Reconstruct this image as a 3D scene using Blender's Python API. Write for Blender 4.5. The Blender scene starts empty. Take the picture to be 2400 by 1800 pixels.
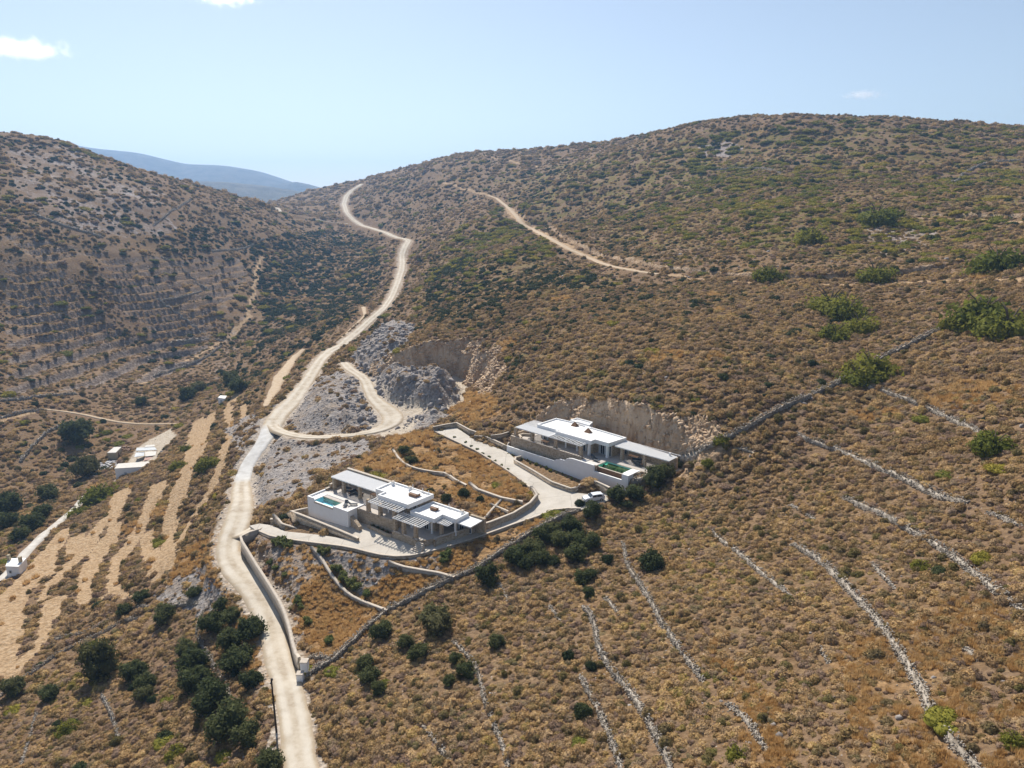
import bpy, bmesh, math, random
import numpy as np
from mathutils import Vector, Matrix, geometry
random.seed(7); rng = np.random.default_rng(7)
S = bpy.context.scene
C = S.collection
# ---------------------------------------------------------------- camera, sky, sun, exposure
F = 1667.0; PITCH = math.radians(14.46)          # focal length in photo pixels, tilt below the horizon
cam = bpy.data.cameras.new('camera'); camo = bpy.data.objects.new('camera', cam); C.objects.link(camo)
cam.sensor_width = 36.0; cam.lens = 36.0*F/2400.0; cam.clip_start = 0.5; cam.clip_end = 30000
camo.location = (0, 0, 0); camo.rotation_euler = (math.pi/2-PITCH, 0, 0); S.camera = camo
SUN_EL = 47.0; SUN_AZ = -20.0                     # azimuth: degrees right of the view axis (+y)
W = bpy.data.worlds.new('World'); S.world = W; W.use_nodes = True
nt = W.node_tree; bg = nt.nodes['Background']; bg.inputs[1].default_value = 0.088
sky = nt.nodes.new('ShaderNodeTexSky'); sky.sky_type = 'NISHITA'; sky.sun_disc = False
sky.sun_elevation = math.radians(SUN_EL); sky.sun_rotation = math.radians(SUN_AZ)
sky.altitude = 100; sky.air_density = 1.0; sky.dust_density = 0.6; sky.ozone_density = 1.6
hs = nt.nodes.new('ShaderNodeHueSaturation'); hs.inputs['Saturation'].default_value = .74; nt.links.new(sky.outputs[0], hs.inputs['Color']); nt.links.new(hs.outputs[0], bg.inputs[0])
sl = bpy.data.lights.new('sun', 'SUN'); sl.energy = 5.0; sl.angle = math.radians(0.53); sl.color = (1.0, 0.93, 0.83)
so = bpy.data.objects.new('sun', sl); C.objects.link(so)
sd = Vector((math.sin(math.radians(SUN_AZ))*math.cos(math.radians(SUN_EL)), math.cos(math.radians(SUN_AZ))*math.cos(math.radians(SUN_EL)), math.sin(math.radians(SUN_EL))))
so.rotation_euler = sd.to_track_quat('Z', 'Y').to_euler(); so.location = (0, 0, 60)
vs = S.view_settings; vs.view_transform = 'Standard'; vs.look = 'None'; vs.gamma = 1.0; vs.exposure = 0.42; vs.use_curve_mapping = False
# ---------------------------------------------------------------- small helpers
def ray(u, v):
    a = (u-1200)/F; b = (900-v)/F
    return np.array((a, math.cos(PITCH)+b*math.sin(PITCH), -math.sin(PITCH)+b*math.cos(PITCH)))
def at(u, v, z=None, Y=None):
    d = ray(u, v); k = z/d[2] if Y is None else Y/d[1]
    return d*k
def tag(o, label=None, cat=None, group=None, kind=None):
    if label: o['label'] = label
    if cat: o['category'] = cat
    if group: o['group'] = group
    if kind: o['kind'] = kind
    return o
def empty(name, loc=(0, 0, 0), rz=0):
    o = bpy.data.objects.new(name, None); C.objects.link(o); o.location = loc; o.rotation_euler = (0, 0, rz)
    o.empty_display_size = 0.3
    return o
def link(name, me, parent=None, loc=None):
    o = bpy.data.objects.new(name, me); C.objects.link(o)
    if parent: o.parent = parent
    if loc is not None: o.location = loc
    return o
def mesh_np(name, V, Fq, mats, smooth=False, attrs=None, midx=None):
    V = np.asarray(V, dtype=np.float32); Fq = np.asarray(Fq, dtype=np.int32)
    me = bpy.data.meshes.new(name); n = Fq.shape[1]
    me.vertices.add(len(V)); me.vertices.foreach_set('co', V.ravel())
    me.loops.add(Fq.size); me.loops.foreach_set('vertex_index', Fq.ravel())
    me.polygons.add(len(Fq)); me.polygons.foreach_set('loop_start', np.arange(0, Fq.size, n, dtype=np.int32))
    me.polygons.foreach_set('loop_total', np.full(len(Fq), n, dtype=np.int32))
    if smooth: me.polygons.foreach_set('use_smooth', np.ones(len(Fq), dtype=bool))
    for m in (mats if isinstance(mats, (list, tuple)) else [mats]): me.materials.append(m)
    if midx is not None: me.polygons.foreach_set('material_index', np.asarray(midx, dtype=np.int32))
    me.update(calc_edges=True)
    for k, a in (attrs or {}).items():
        at_ = me.attributes.new(k, 'FLOAT', 'POINT'); at_.data.foreach_set('value', np.asarray(a, dtype=np.float32))
    return me
class MB:
    """collects boxes, prisms and tubes, then links them as one mesh object"""
    def __init__(s): s.v = []; s.f = []
    def add(s, vs, fs):
        n = len(s.v); s.v += [tuple(p) for p in vs]; s.f += [tuple(n+i for i in f) for f in fs]
    def box(s, x0, x1, y0, y1, z0, z1, jit=0, rz=0, rot=None):
        vs = [(x, y, z) for z in (z0, z1) for x, y in ((x0, y0), (x1, y0), (x1, y1), (x0, y1))]
        if jit: vs = [(a+random.uniform(-jit, jit), b+random.uniform(-jit, jit), c+random.uniform(-jit, jit)) for a, b, c in vs]
        if rz or rot:
            cx, cy, cz = (x0+x1)/2, (y0+y1)/2, (z0+z1)/2
            M = rot if rot else Matrix.Rotation(rz, 3, 'Z')
            vs = [tuple(M @ Vector((a-cx, b-cy, c-cz))+Vector((cx, cy, cz))) for a, b, c in vs]
        s.add(vs, [(0, 3, 2, 1), (4, 5, 6, 7), (0, 1, 5, 4), (1, 2, 6, 5), (2, 3, 7, 6), (3, 0, 4, 7)])
    def prism(s, poly, z0, z1):
        a = sum(poly[i][0]*poly[(i+1) % len(poly)][1]-poly[(i+1) % len(poly)][0]*poly[i][1] for i in range(len(poly)))
        if a < 0: poly = poly[::-1]
        n = len(poly)
        s.add([(x, y, z0) for x, y in poly]+[(x, y, z1) for x, y in poly],
              [tuple(range(n-1, -1, -1)), tuple(range(n, 2*n))]+[(i, (i+1) % n, n+(i+1) % n, n+i) for i in range(n)])
    def tube(s, p, q, r0, r1=None, n=8):
        r1 = r0 if r1 is None else r1
        p = Vector(p); q = Vector(q); d = (q-p).normalized(); u = d.orthogonal().normalized(); w = d.cross(u)
        vs = [tuple(c+(u*math.cos(2*math.pi*i/n)+w*math.sin(2*math.pi*i/n))*r) for c, r in ((p, r0), (q, r1)) for i in range(n)]
        s.add(vs, [tuple(range(n-1, -1, -1)), tuple(range(n, 2*n))]+[(i, (i+1) % n, n+(i+1) % n, n+i) for i in range(n)])
    def build(s, name, m, parent=None, smooth=False, bevel=0):
        me = bpy.data.meshes.new(name); me.from_pydata(s.v, [], s.f); me.update()
        for mm in (m if isinstance(m, (list, tuple)) else [m]): me.materials.append(mm)
        if smooth: me.polygons.foreach_set('use_smooth', [True]*len(me.polygons))
        o = link(name, me, parent)
        if bevel:
            b = o.modifiers.new('bevel', 'BEVEL'); b.width = bevel; b.segments = 2; b.limit_method = 'ANGLE'
        return o
# value noise on the xy plane
_T = rng.random((256, 256))
def vnoise(x, y):
    xi = np.floor(x).astype(int); yi = np.floor(y).astype(int); fx = x-xi; fy = y-yi
    fx = fx*fx*(3-2*fx); fy = fy*fy*(3-2*fy)
    g = lambda a, b: _T[a & 255, b & 255]
    return (g(xi, yi)*(1-fx)+g(xi+1, yi)*fx)*(1-fy)+(g(xi, yi+1)*(1-fx)+g(xi+1, yi+1)*fx)*fy-0.5
def fbm(x, y, s, o=4):
    r = 0; a = 1
    for k in range(o):
        r = r+a*vnoise(x/s+17.3*k, y/s+9.1*k); s *= 0.5; a *= 0.5
    return r
def pip(px, py, poly):
    P = np.asarray(poly)[:, :2]; r = np.zeros(px.shape, bool); j = len(P)-1
    for i in range(len(P)):
        xi, yi = P[i]; xj, yj = P[j]
        c = ((yi > py) != (yj > py)) & (px < (xj-xi)*(py-yi)/((yj-yi) if yj != yi else 1e-9)+xi)
        r ^= c; j = i
    return r
def seg_dist(px, py, poly, closed=False):
    """distance to a polyline, plus the interpolated index along it and the side"""
    P = np.asarray(poly); n = len(P); best = np.full(px.shape, 1e9); par = np.zeros(px.shape); side = np.zeros(px.shape)
    for i in range(n if closed else n-1):
        a = P[i]; b = P[(i+1) % n]; dx, dy = b[0]-a[0], b[1]-a[1]; L = dx*dx+dy*dy+1e-12
        t = np.clip(((px-a[0])*dx+(py-a[1])*dy)/L, 0, 1)
        d = np.hypot(px-a[0]-t*dx, py-a[1]-t*dy); m = d < best
        best = np.where(m, d, best); par = np.where(m, i+t, par); side = np.where(m, np.sign(dx*(py-a[1])-dy*(px-a[0])), side)
    return best, par, side
def sm(t): t = np.clip(t, 0, 1); return t*t*(3-2*t)
# ---------------------------------------------------------------- relief of the land: surveyed points (photo pixel + height or distance)
ZP = [ # u, v, z (below the camera)
 (0,1800,-80),(300,1800,-76),(500,1800,-72),(640,1800,-68),(730,1800,-68),(900,1800,-65),(1200,1800,-61),(1500,1800,-56),(1800,1800,-51),(2100,1800,-47),(2400,1800,-43),
 (0,1600,-82),(300,1600,-78),(500,1600,-73),(620,1600,-68),(690,1600,-68),(900,1600,-65),(1200,1600,-61),(1500,1600,-57),(1800,1600,-52),(2100,1600,-47),(2400,1600,-43),
 (0,1400,-86),(300,1400,-79),(450,1400,-73),(600,1400,-68),(1000,1420,-64),(1200,1400,-61.5),(1500,1400,-57),(1800,1400,-51.5),(2100,1400,-46.5),(2400,1400,-41.5),
 (1450,1250,-59),(1800,1250,-51.5),(2100,1250,-46),(2400,1250,-40),(2400,1100,-36),(2100,1100,-42),(1800,1100,-48.5),(1600,1150,-54.2),
 (537,1314,-67.3),(563,1175,-66),(619,1030,-65),(645,985,-64.3),(700,920,-63.3),(752,842,-61.5),(802,808,-60),(872,747,-57.5),(916,696,-55.5),
 (400,1250,-80),(200,1200,-88),(0,1250,-91),(300,1100,-90),(500,1000,-80),(580,900,-77),(700,780,-70),(650,780,-77),(750,650,-60),(820,560,-38.5),(430,985,-89),
 (520,900,-89),(100,1130,-95),(200,1000,-90),(0,1000,-84),(0,900,-76),(200,900,-82),(400,900,-88),(0,800,-65),(200,800,-71),(400,800,-78),(560,800,-83),
 (0,700,-49),(200,700,-53),(400,700,-58),(600,700,-66),(0,600,-29),(200,600,-32),(400,600,-36),(600,600,-43),(760,590,-45),
 (603,1245,-65.8),(680,1267,-64),(740,1275,-62.8),(817,1284,-61.8),(908,1306,-61.3),(989,1300,-61.1),(1061,1280,-60.6),(1126,1259,-60),(1207,1230,-59),(1272,1203,-57.9),(1347,1190,-57.2),(1398,1175,-56.9),
 (1207,1086,-57.1),(1171,1052,-56.8),(1111,1030,-56.5),(1070,1000,-56.2),(1016,1010,-56.3),(1114,1056,-57),
 (900,1060,-58.5),(1000,1090,-57.8),(1060,1130,-58),(760,1060,-62),(840,1040,-61),(700,1110,-63),(620,1150,-64.8),(700,1020,-63),(860,1015,-60),
 (1085,905,-54),(900,870,-55),(964,978,-58.5),(872,940,-58.5),(855,890,-57.5),(815,861,-57),(750,930,-60.5),
 (950,760,-49.5),(1010,800,-45.5),(1106,792,-44.8),(1176,822,-45.5),(940,828,-49),(1180,900,-49),(1100,960,-54.5),
 (1260,914,-46.2),(1310,908,-45.6),(1380,932,-45.4),(1450,962,-45.4),(1520,1002,-46.2),(1590,1040,-48.3),(1480,1150,-56.6),(1550,1105,-53.6),(1600,1075,-51.5),(1200,945,-50),(1620,1075,-50),
 (1200,700,-35),(1200,600,-26.5),(1100,700,-39.5),(1000,700,-46),(1000,600,-39),(1200,800,-42.5),(1350,800,-38.5),(1500,900,-41),(1500,800,-36),(1500,700,-32),(1500,620,-25),
 (850,1420,-67.3),(700,1400,-66.8),(800,1330,-64.5),(660,1290,-65.6),(1100,1330,-61.8),(1000,1370,-63.3),(700,1560,-67.5),(850,1500,-67),
 (1850,600,-20),(1850,650,-24.5),(1850,750,-31.5),(1850,900,-38.5),(1850,1010,-43),(1680,800,-34),(1680,1000,-44.5),(2400,600,-16),(2400,650,-19),(2400,750,-25.6),(2400,900,-32),(2150,700,-26),(2150,850,-34),(2150,1000,-40),
]
YP = [ # u, v, forward distance
 (0,500,435),(200,500,480),(400,500,545),(600,520,650),(0,400,505),(200,400,565),(0,311,600),(108,319,620),(195,349,640),(325,399,665),(466,434,700),(540,457,740),(608,476,800),(640,486,860),(670,502,880),(727,511,860),
 (960,565,640),(929,557,690),(847,530,830),(800,480,1000),(815,459,1060),(834,440,1120),(853,431,1150),(760,437,1300),(846,421,1250),(933,399,1150),(1041,369,1000),(1107,358,930),(1200,352,880),(1302,345,820),(1410,333,760),(1519,315,720),(1627,287,680),(1736,273,630),(1844,269,580),(2061,273,550),(2400,296,520),
 (960,480,820),(1050,440,800),(1100,500,620),(1050,560,540),(1200,520,520),(1300,440,600),(1200,430,700),
 (1500,500,430),(1500,400,560),(1850,400,430),(1850,500,330),(2400,400,400),(2400,500,280),(2150,550,280),(2150,400,420),(1700,450,430),(1700,350,560),
 (1350,600,345),(1250,540,420),(1180,490,520),
 (700,545,740),(700,480,1100),
]
XP = [ # behind the crests and outside the frame, x y z
 (-480,760,15),(-420,860,-5),(-330,900,-5),(-700,650,25),(-800,800,0),(-300,1000,-8),(-450,1050,-10),(-420,1300,-5),(-250,1600,5),(-100,1700,0),
 (-60,1500,8),(200,1300,25),(400,1000,45),(450,800,48),(600,800,40),(700,600,45),(500,500,46),(800,1200,20),(0,2200,-20),(-900,1200,0),(900,300,30),
 (120,60,-22),(160,120,-14),(220,200,-4),(60,10,-38),(20,20,-56),(-20,20,-66),(-60,20,-78),(-100,40,-88),(-160,90,-96),(100,-40,-30),(0,-60,-62),(-100,-60,-88),(-250,150,-92),(-330,250,-70),(-400,350,-30),(-300,0,-95),(-230,60,-100),
]
pts = np.array([at(u, v, z=z) for u, v, z in ZP]+[at(u, v, Y=Y) for u, v, Y in YP]+[np.array(p, float) for p in XP])
def tps(P, vals, lam):
    n = len(P); d = np.hypot(P[:, None, 0]-P[None, :, 0], P[:, None, 1]-P[None, :, 1])/100
    K = d*d*np.log(d+1e-9); K[np.arange(n), np.arange(n)] = lam
    A = np.zeros((n+3, n+3)); A[:n, :n] = K; A[:n, n] = 1; A[:n, n+1:] = P[:, :2]/100; A[n:, :n] = A[:n, n:].T
    w = np.linalg.solve(A, np.concatenate([vals, [0, 0, 0]]))
    def f(x, y):
        sh = x.shape; x = x.ravel(); y = y.ravel(); out = np.empty(x.size)
        for s in range(0, x.size, 60000):
            xs = x[s:s+60000, None]; ys = y[s:s+60000, None]
            d2 = ((xs-P[None, :, 0])**2+(ys-P[None, :, 1])**2)*1e-4
            out[s:s+60000] = (0.5*d2*np.log(d2+1e-12)) @ w[:n]+w[n]+w[n+1]*xs[:, 0]/100+w[n+2]*ys[:, 0]/100
        return out.reshape(sh)
    return f
hbase = tps(pts, pts[:, 2], 0.004)
# polar grid round the point below the camera, finest where the photo looks
rs = [8, 14, 20, 26]; r = 32.0
while r < 3200:
    rs.append(r); r += 0.36 if r < 250 else (0.36+(r-250)*0.0042)
RS = np.array(rs)
AZ = np.radians(np.concatenate([np.arange(-180, -51, 3.0), np.arange(-51, -42, .3), np.arange(-42, 42, 0.135), np.arange(42, 51.01, .3), np.arange(54, 179, 3.0)]))   # from +y, clockwise
NR, NA = len(RS), len(AZ)
GX = RS[:, None]*np.sin(AZ)[None, :]; GY = RS[:, None]*np.cos(AZ)[None, :]
# smooth base is evaluated coarsely in radius and interpolated
ci = np.unique(np.concatenate([np.arange(0, NR, 4), [NR-1]])); cj = np.unique(np.concatenate([np.arange(0, NA, 3), [NA-1]]))
Zc = hbase(GX[np.ix_(ci, cj)], GY[np.ix_(ci, cj)])
Zr = np.stack([np.interp(RS, RS[ci], Zc[:, k]) for k in range(len(cj))], 1)
Z = np.stack([np.interp(AZ, AZ[cj], Zr[i]) for i in range(NR)], 0)
farfade = np.clip((GX**2+GY**2)**.5/2600, 0, 1)
Z = np.clip(Z, -135, 75)
def colz(az):                                     # the profile of the land along one azimuth
    j = np.clip(np.searchsorted(AZ, az)-1, 0, NA-2); t = (az-AZ[j])/(AZ[j+1]-AZ[j]); return Z[:, j]*(1-t)+Z[:, j+1]*t
def hit(u, v, lim=None):                           # first point of the land seen at a photo pixel
    d = ray(u, v); az = math.atan2(d[0], d[1]); t = d[2]/math.hypot(d[0], d[1]); c = colz(az); g = c-t*RS
    k = np.argmax(g[4:] > 0)+4
    if g[k] <= 0: k = NR-1
    f = g[k-1]/(g[k-1]-g[k]) if g[k-1] < 0 else 0
    rr = RS[k-1]+(RS[k]-RS[k-1])*f
    return np.array((rr*math.sin(az), rr*math.cos(az), t*rr))
def gz(x, y, A=None):                              # height (or any grid value) under x, y
    A = Z if A is None else A
    x = np.asarray(x, float); y = np.asarray(y, float); rr = np.hypot(x, y); az = np.arctan2(x, y)
    i = np.clip(np.searchsorted(RS, rr)-1, 0, NR-2); j = np.clip(np.searchsorted(AZ, az)-1, 0, NA-2)
    s = np.clip((rr-RS[i])/(RS[i+1]-RS[i]), 0, 1); t = np.clip((az-AZ[j])/(AZ[j+1]-AZ[j]), 0, 1)
    return (A[i, j]*(1-t)+A[i, j+1]*t)*(1-s)+(A[i+1, j]*(1-t)+A[i+1, j+1]*t)*s
def dens(P, step):                                 # resample a pixel polyline
    out = [P[0]]
    for a, b in zip(P[:-1], P[1:]):
        n = max(1, int(math.hypot(b[0]-a[0], b[1]-a[1])/step))
        for k in range(1, n+1): out.append(tuple(a[q]+(b[q]-a[q])*k/n for q in range(len(a))))
    return out
def smooth_line(P, it=2):
    P = np.array(P, float)
    for _ in range(it):
        Q = P.copy(); Q[1:-1] = (P[:-2]+2*P[1:-1]+P[2:])/4; P = Q
    return P
def spans(P, pad):                                 # grid indices inside a bounding box
    P = np.asarray(P)
    m = (GX > P[:, 0].min()-pad) & (GX < P[:, 0].max()+pad) & (GY > P[:, 1].min()-pad) & (GY < P[:, 1].max()+pad)
    return np.nonzero(m)
MASK = {k: np.zeros((NR, NA), np.float32) for k in ('golden', 'rubble', 'tan', 'cliff', 'pale', 'verge', 'bare', 'riser', 'block', 'olive')}
# ---------------------------------------------------------------- the two villas' local frames
class Frame:
    def __init__(s, ox, oy, deg): s.ox, s.oy, s.a = ox, oy, math.radians(deg); s.c, s.s = math.cos(s.a), math.sin(s.a)
    def w(s, x, y): return (s.ox+x*s.c-y*s.s, s.oy+x*s.s+y*s.c)
    def l(s, X, Y): dx, dy = X-s.ox, Y-s.oy; return (dx*s.c+dy*s.s, -dx*s.s+dy*s.c)
    def rect(s, x0, x1, y0, y1): return [s.w(x0, y0), s.w(x1, y0), s.w(x1, y1), s.w(x0, y1)]
H1 = Frame(-25.87, 127.29, -36.0); H2 = Frame(9.7, 151.79, -43.5)
TA, TB, TP, T2 = -58.4, -59.8, -61.25, -53.6       # terraces of the lower villa, its patio, terrace of the upper villa
# ---------------------------------------------------------------- shaping tools
def flat(poly, z, w, jit=0.0, mode='both'):
    ii = spans(poly, w+2); x = GX[ii]; y = GY[ii]
    d, _, _ = seg_dist(x, y, poly, True); ins = pip(x, y, poly); d = np.where(ins, 0, d)
    if jit: d = np.where(ins, 0, np.maximum(0, d+jit*fbm(x, y, 5, 3)))
    k = sm(1-d/w); zz = z(x, y) if callable(z) else z
    cur = Z[ii]; new = cur*(1-k)+zz*k
    if mode == 'cut': new = np.minimum(cur, new)
    if mode == 'fill': new = np.maximum(cur, new)
    Z[ii] = new
    return ii, k
def paint(key, poly, val=1.0, jit=1.5, js=4.0, soft=0.0):
    ii = spans(poly, 3*jit+3); x = GX[ii]; y = GY[ii]
    xx = x+jit*2*fbm(x+31, y, js, 3); yy = y+jit*2*fbm(x, y+77, js, 3)
    m = pip(xx, yy, poly).astype(np.float32)*val
    if soft:
        d, _, _ = seg_dist(xx, yy, poly, True); m = m*np.clip(d/soft, 0, 1)
    MASK[key][ii] = np.maximum(MASK[key][ii], m)
def hits(P): return [hit(*p[:2]) for p in P]
def area_px(key, P, **k):
    Q = hits(dens(list(P)+[P[0]], 25)); paint(key, [q[:2] for q in Q], **k)
def strip_px(key, P, jit=0.5, js=3.0, val=1.0, width_scale=1.0):
    """a strip given by centre pixels and pixel widths"""
    L = []; R = []
    D = dens(P, 18)
    for i, (u, v, w) in enumerate(D):
        a = D[max(0, i-1)]; b = D[min(len(D)-1, i+1)]; q = hit(u, v)
        A = hit(a[0], a[1]); B = hit(b[0], b[1]); t = np.array((B[0]-A[0], B[1]-A[1])); t /= np.linalg.norm(t)+1e-9
        dist = math.sqrt(q @ q); wm = w*width_scale*dist/F/2*1.1
        n = np.array((-t[1], t[0])); L.append(q[:2]+n*wm); R.append(q[:2]-n*wm)
    paint(key, L+R[::-1], jit=jit, js=js, val=val)
    return [hit(d[0], d[1]) for d in D]
# ---------------------------------------------------------------- general roughness of the land
RR = np.hypot(GX, GY)
amp = np.clip((RR-60)/500, 0, 1)
Z += fbm(GX, GY, 45, 4)*(0.5+3.5*amp)*np.clip((RR-200)/300+0.25, 0.25, 1)+fbm(GX+500, GY, 6, 3)*0.28
Z += amp*fbm(GX-300, GY+50, 180, 3)*np.clip((RR-450)/500, 0, 1)*2.5
# settle the crests so that the skyline runs as surveyed
SKY = [(-700,300),(-300,295),(0,310),(108,319),(195,349),(325,399),(466,434),(540,457),(608,475),(640,474),(700,455),(760,437),(846,421),(933,399),(1041,369),(1107,358),(1200,352),(1302,345),(1410,333),(1519,315),(1627,287),(1736,273),(1844,269),(2061,273),(2400,296),(2700,315),(3200,330)]
sa = []; st_ = []
for u, v in SKY: d = ray(u, v); sa.append(math.atan2(d[0], d[1])); st_.append(d[2]/math.hypot(d[0], d[1]))
tw = np.interp(AZ, sa, st_); inr = (AZ > sa[0]) & (AZ < sa[-1]); T_ = Z/RS[:, None]; T_[RS < 330] = -9; tm = T_.max(0)
e_ = np.where(inr, tm-tw, 0)+.0006*0; kk = np.exp(-np.arange(-14, 15)**2/60.0); e_s = np.convolve(np.pad(e_, 14, 'edge'), kk/kk.sum(), 'valid')
Z -= (e_s*.9+e_*.1)[None, :]*RS[:, None]*sm((RS-300)/260)[:, None]
# cut for the quarry floor, whose rim falls as a cliff
def px_at(P, z): return [tuple(at(u, v, z=z)[:2]) for u, v in P]
quarry = px_at([(862, 888), (905, 884), (960, 882), (1024, 881), (1072, 886), (1092, 908), (1086, 945), (1040, 962), (1000, 985), (950, 1008), (893, 1000), (878, 950), (858, 895)], -56.5)
ii, k = flat(quarry, lambda x, y: -56.8+fbm(x, y, 12, 3)*1.2, 4.0, jit=4.0, mode='cut')
MASK['bare'][ii] = np.maximum(MASK['bare'][ii], (k > 0.9)*1.0)
flat(px_at([(1055, 893), (1090, 908), (1086, 945), (1050, 945)], -56.5), -56.6, 13.0, jit=5.0, mode='cut')
# excavation of the upper villa
cut2 = [H2.w(*p) for p in ((-12, -2.2), (-9, 8), (-4, 10.8), (4, 11.5), (12, 10), (20, 9.3), (26, 8.6), (28.8, 7), (28.5, 2), (23.5, 0.2), (22.6, -3.2), (9, -2.4))]
flat(cut2, -54.0, 2.4, jit=2.6, mode='cut'); flat(cut2, -54.0, 1.6, mode='fill')
flat([H2.w(*p) for p in ((-12, -3.2), (22.4, -3.2), (22.4, -2.5), (-12, -2.5))], -55.9, 0.5)
# the lower villa's terraces and patio
lo = [H1.w(*p) for p in ((-19.2, -6.2), (1.0, -6.4), (15.2, -3.0), (16.2, 1.0), (19.6, 7.4), (-16.2, 7.4), (-17.6, -1.0))]
flat(lo, -61.75, 1.5)
# ---------------------------------------------------------------- driveway of pale concrete
DRV_LOW = [(603,1245),(634,1258),(680,1267),(735,1274),(817,1284),(866,1297),(908,1306),(947,1307),(989,1300),(1061,1280),(1126,1259),(1207,1230),(1260,1212),(1272,1203),(1296,1197),(1317,1193),(1347,1194),(1375,1194)]
DRV_UP = [(1398,1183),(1428,1171),(1425,1154),(1377,1158),(1338,1153),(1293,1137),(1249,1110),(1207,1086),(1204,1072),(1189,1059),(1171,1052),(1111,1030),(1070,1002),(1016,1010),(1052,1027),(1114,1056),(1159,1083),(1204,1113),(1243,1143),(1259,1163),(1243,1182),(1204,1206),(1147,1223),(1070,1247),(1022,1265)]
zdp = [(603,1245,-65.9),(640,1232,-65.3),(680,1267,-64.2),(752,1253,-62.9),(740,1275,-62.9),(817,1284,-61.9),(839,1266,-61.6),(908,1306,-61.35),(989,1300,-61.1),(1061,1280,-60.6),(1126,1259,-60),(1207,1230,-59),(1272,1203,-58),(1347,1190,-57.4),(1398,1175,-57.2),(1425,1160,-57.1),(1300,1150,-57.5),(1207,1086,-57.0),(1171,1052,-56.7),(1111,1030,-56.4),(1070,1000,-56.1),(1016,1010,-56.2),(1114,1056,-56.8),(1243,1143,-57.6),(1022,1265,-60.9),(1147,1223,-59.6),(1204,1206,-58.9)]
zp = np.array([at(u, v, z=z) for u, v, z in zdp]+[np.array((*H1.w(*p), TP)) for p in ((-17, -6), (-5, -5), (5, -3), (12, -3), (-2, -1))])
zdrive = tps(zp, zp[:, 2], 0.02)
zd1 = lambda x, y: float(zdrive(np.array([x]), np.array([y]))[0])
def on_drive(u, v):                                # where a photo pixel meets the driveway's sheet
    z = -60.0
    for _ in range(12):
        p = at(u, v, z=z); z = 0.5*z+0.5*zd1(p[0], p[1])
    p = at(u, v, z=z); return (p[0], p[1])
dl = [on_drive(*p) for p in dens(DRV_LOW, 14)]; du = [on_drive(*p) for p in dens(DRV_UP, 14)]
patio = [H1.w(*p) for p in ((13.4, -2.6), (5.9, -2.5), (5.9, -0.9), (-1.8, -0.9), (-4.6, -0.9), (-4.6, -3.6), (-16.6, -3.6), (-17.4, -3.6), (-18.4, -6.0), (-6.3, -6.0), (1.0, -6.3))]
gatein = [on_drive(*p) for p in ((752, 1254), (667, 1245), (636, 1231), (608, 1227), (585, 1232))]
drive = dl+du+patio+gatein
flat(drive, lambda x, y: zdrive(x, y)-0.22, 2.6)
for poly, pad in ((drive, .6), (lo, .3), (cut2, 0)):
    ii = spans(poly, 2); d, _, _ = seg_dist(GX[ii], GY[ii], poly, True); MASK['block'][ii] = np.maximum(MASK['block'][ii], (pip(GX[ii], GY[ii], poly) | (d < pad))*1.0)
# ---------------------------------------------------------------- dirt roads (centre pixel, photo width in pixels across)
def road_line(P, smooth=6, z0=None):
    D = dens(P, 10); Q = np.array([list(hit(u, v))+[w] for u, v, w in D])
    d = np.sqrt((Q[:, :3]**2).sum(1)); wid = Q[:, 3]*d/F
    # resample by distance so that the line is even, then smooth the profile
    s = np.concatenate([[0], np.cumsum(np.hypot(*np.diff(Q[:, :2], axis=0).T))]); n = max(8, int(s[-1]/2.2)); t = np.linspace(0, s[-1], n)
    R = np.stack([np.interp(t, s, Q[:, k]) for k in range(3)]+[np.interp(t, s, wid)], 1)
    for _ in range(smooth*4): R[1:-1, 2] = (R[:-2, 2]+2*R[1:-1, 2]+R[2:, 2])/4
    for _ in range(smooth): R[1:-1, [0, 1, 3]] = (R[:-2, [0, 1, 3]]+2*R[1:-1, [0, 1, 3]]+R[2:, [0, 1, 3]])/4
    return R
def carve(R, shoulder=2.5, drop=0.12, verge=True):
    ii = spans(R, 14); x = GX[ii]; y = GY[ii]
    step = max(1, len(R)//160); L = R[::step] if len(R) > 300 else R
    d, par, _ = seg_dist(x, y, L[:, :2]); i0 = np.clip(par.astype(int), 0, len(L)-2); f = np.clip(par-i0, 0, 1)
    zr = L[i0, 2]*(1-f)+L[i0+1, 2]*f; hw = (L[i0, 3]*(1-f)+L[i0+1, 3]*f)/2
    cell = np.clip(RR[ii]*0.0035, 0.3, 3)
    k = sm(1-(d-hw-cell)/(shoulder+cell)); Z[ii] = Z[ii]*(1-k)+(zr-drop-cell*0.04)*k
    MASK['block'][ii] = np.maximum(MASK['block'][ii], (d < hw+.5+np.clip((RR[ii]-200)*.006, 0, 4))*1.0)
    if verge: MASK['verge'][ii] = np.maximum(MASK['verge'][ii], np.clip(1.35-(d-hw)/1.6+fbm(x, y, 2.5, 3)*1.2, 0, 1))
ROAD_MAIN = [(712,1830,66),(707,1800,64),(690,1690,58),(672,1588,56),(657,1560,52),(640,1490,54),(622,1411,64),(592,1370,66),(560,1345,58),(537,1314,52),(531,1285,44),(539,1262,48),(560,1218,62),(566,1175,46),(566,1137,33),(581,1088,29),(600,1058,29),(619,1030,30),(634,1004,40),(650,975,46),(688,937,42),(722,890,29),(752,842,26),(775,822,25),(802,808,24),(836,779,22),(872,747,20),(902,719,16),(918,696,15),(931,665,15),(941,633,16),(943,617,15),(942,595,14),(950,576,11),(958,564,9),(948,559,4),(929,557,4),(904,545,5),(869,534,5),(847,528,5),(825,513,8),(812,497,10),(806,478,11),(812,459,11),(826,445,9),(848,431,6)]
ROAD_BRANCH = [(846,527,4),(774,521,3),(727,511,3),(690,504,3),(670,500,4),(657,497,8),(651,489,8),(632,481,5)]
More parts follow.
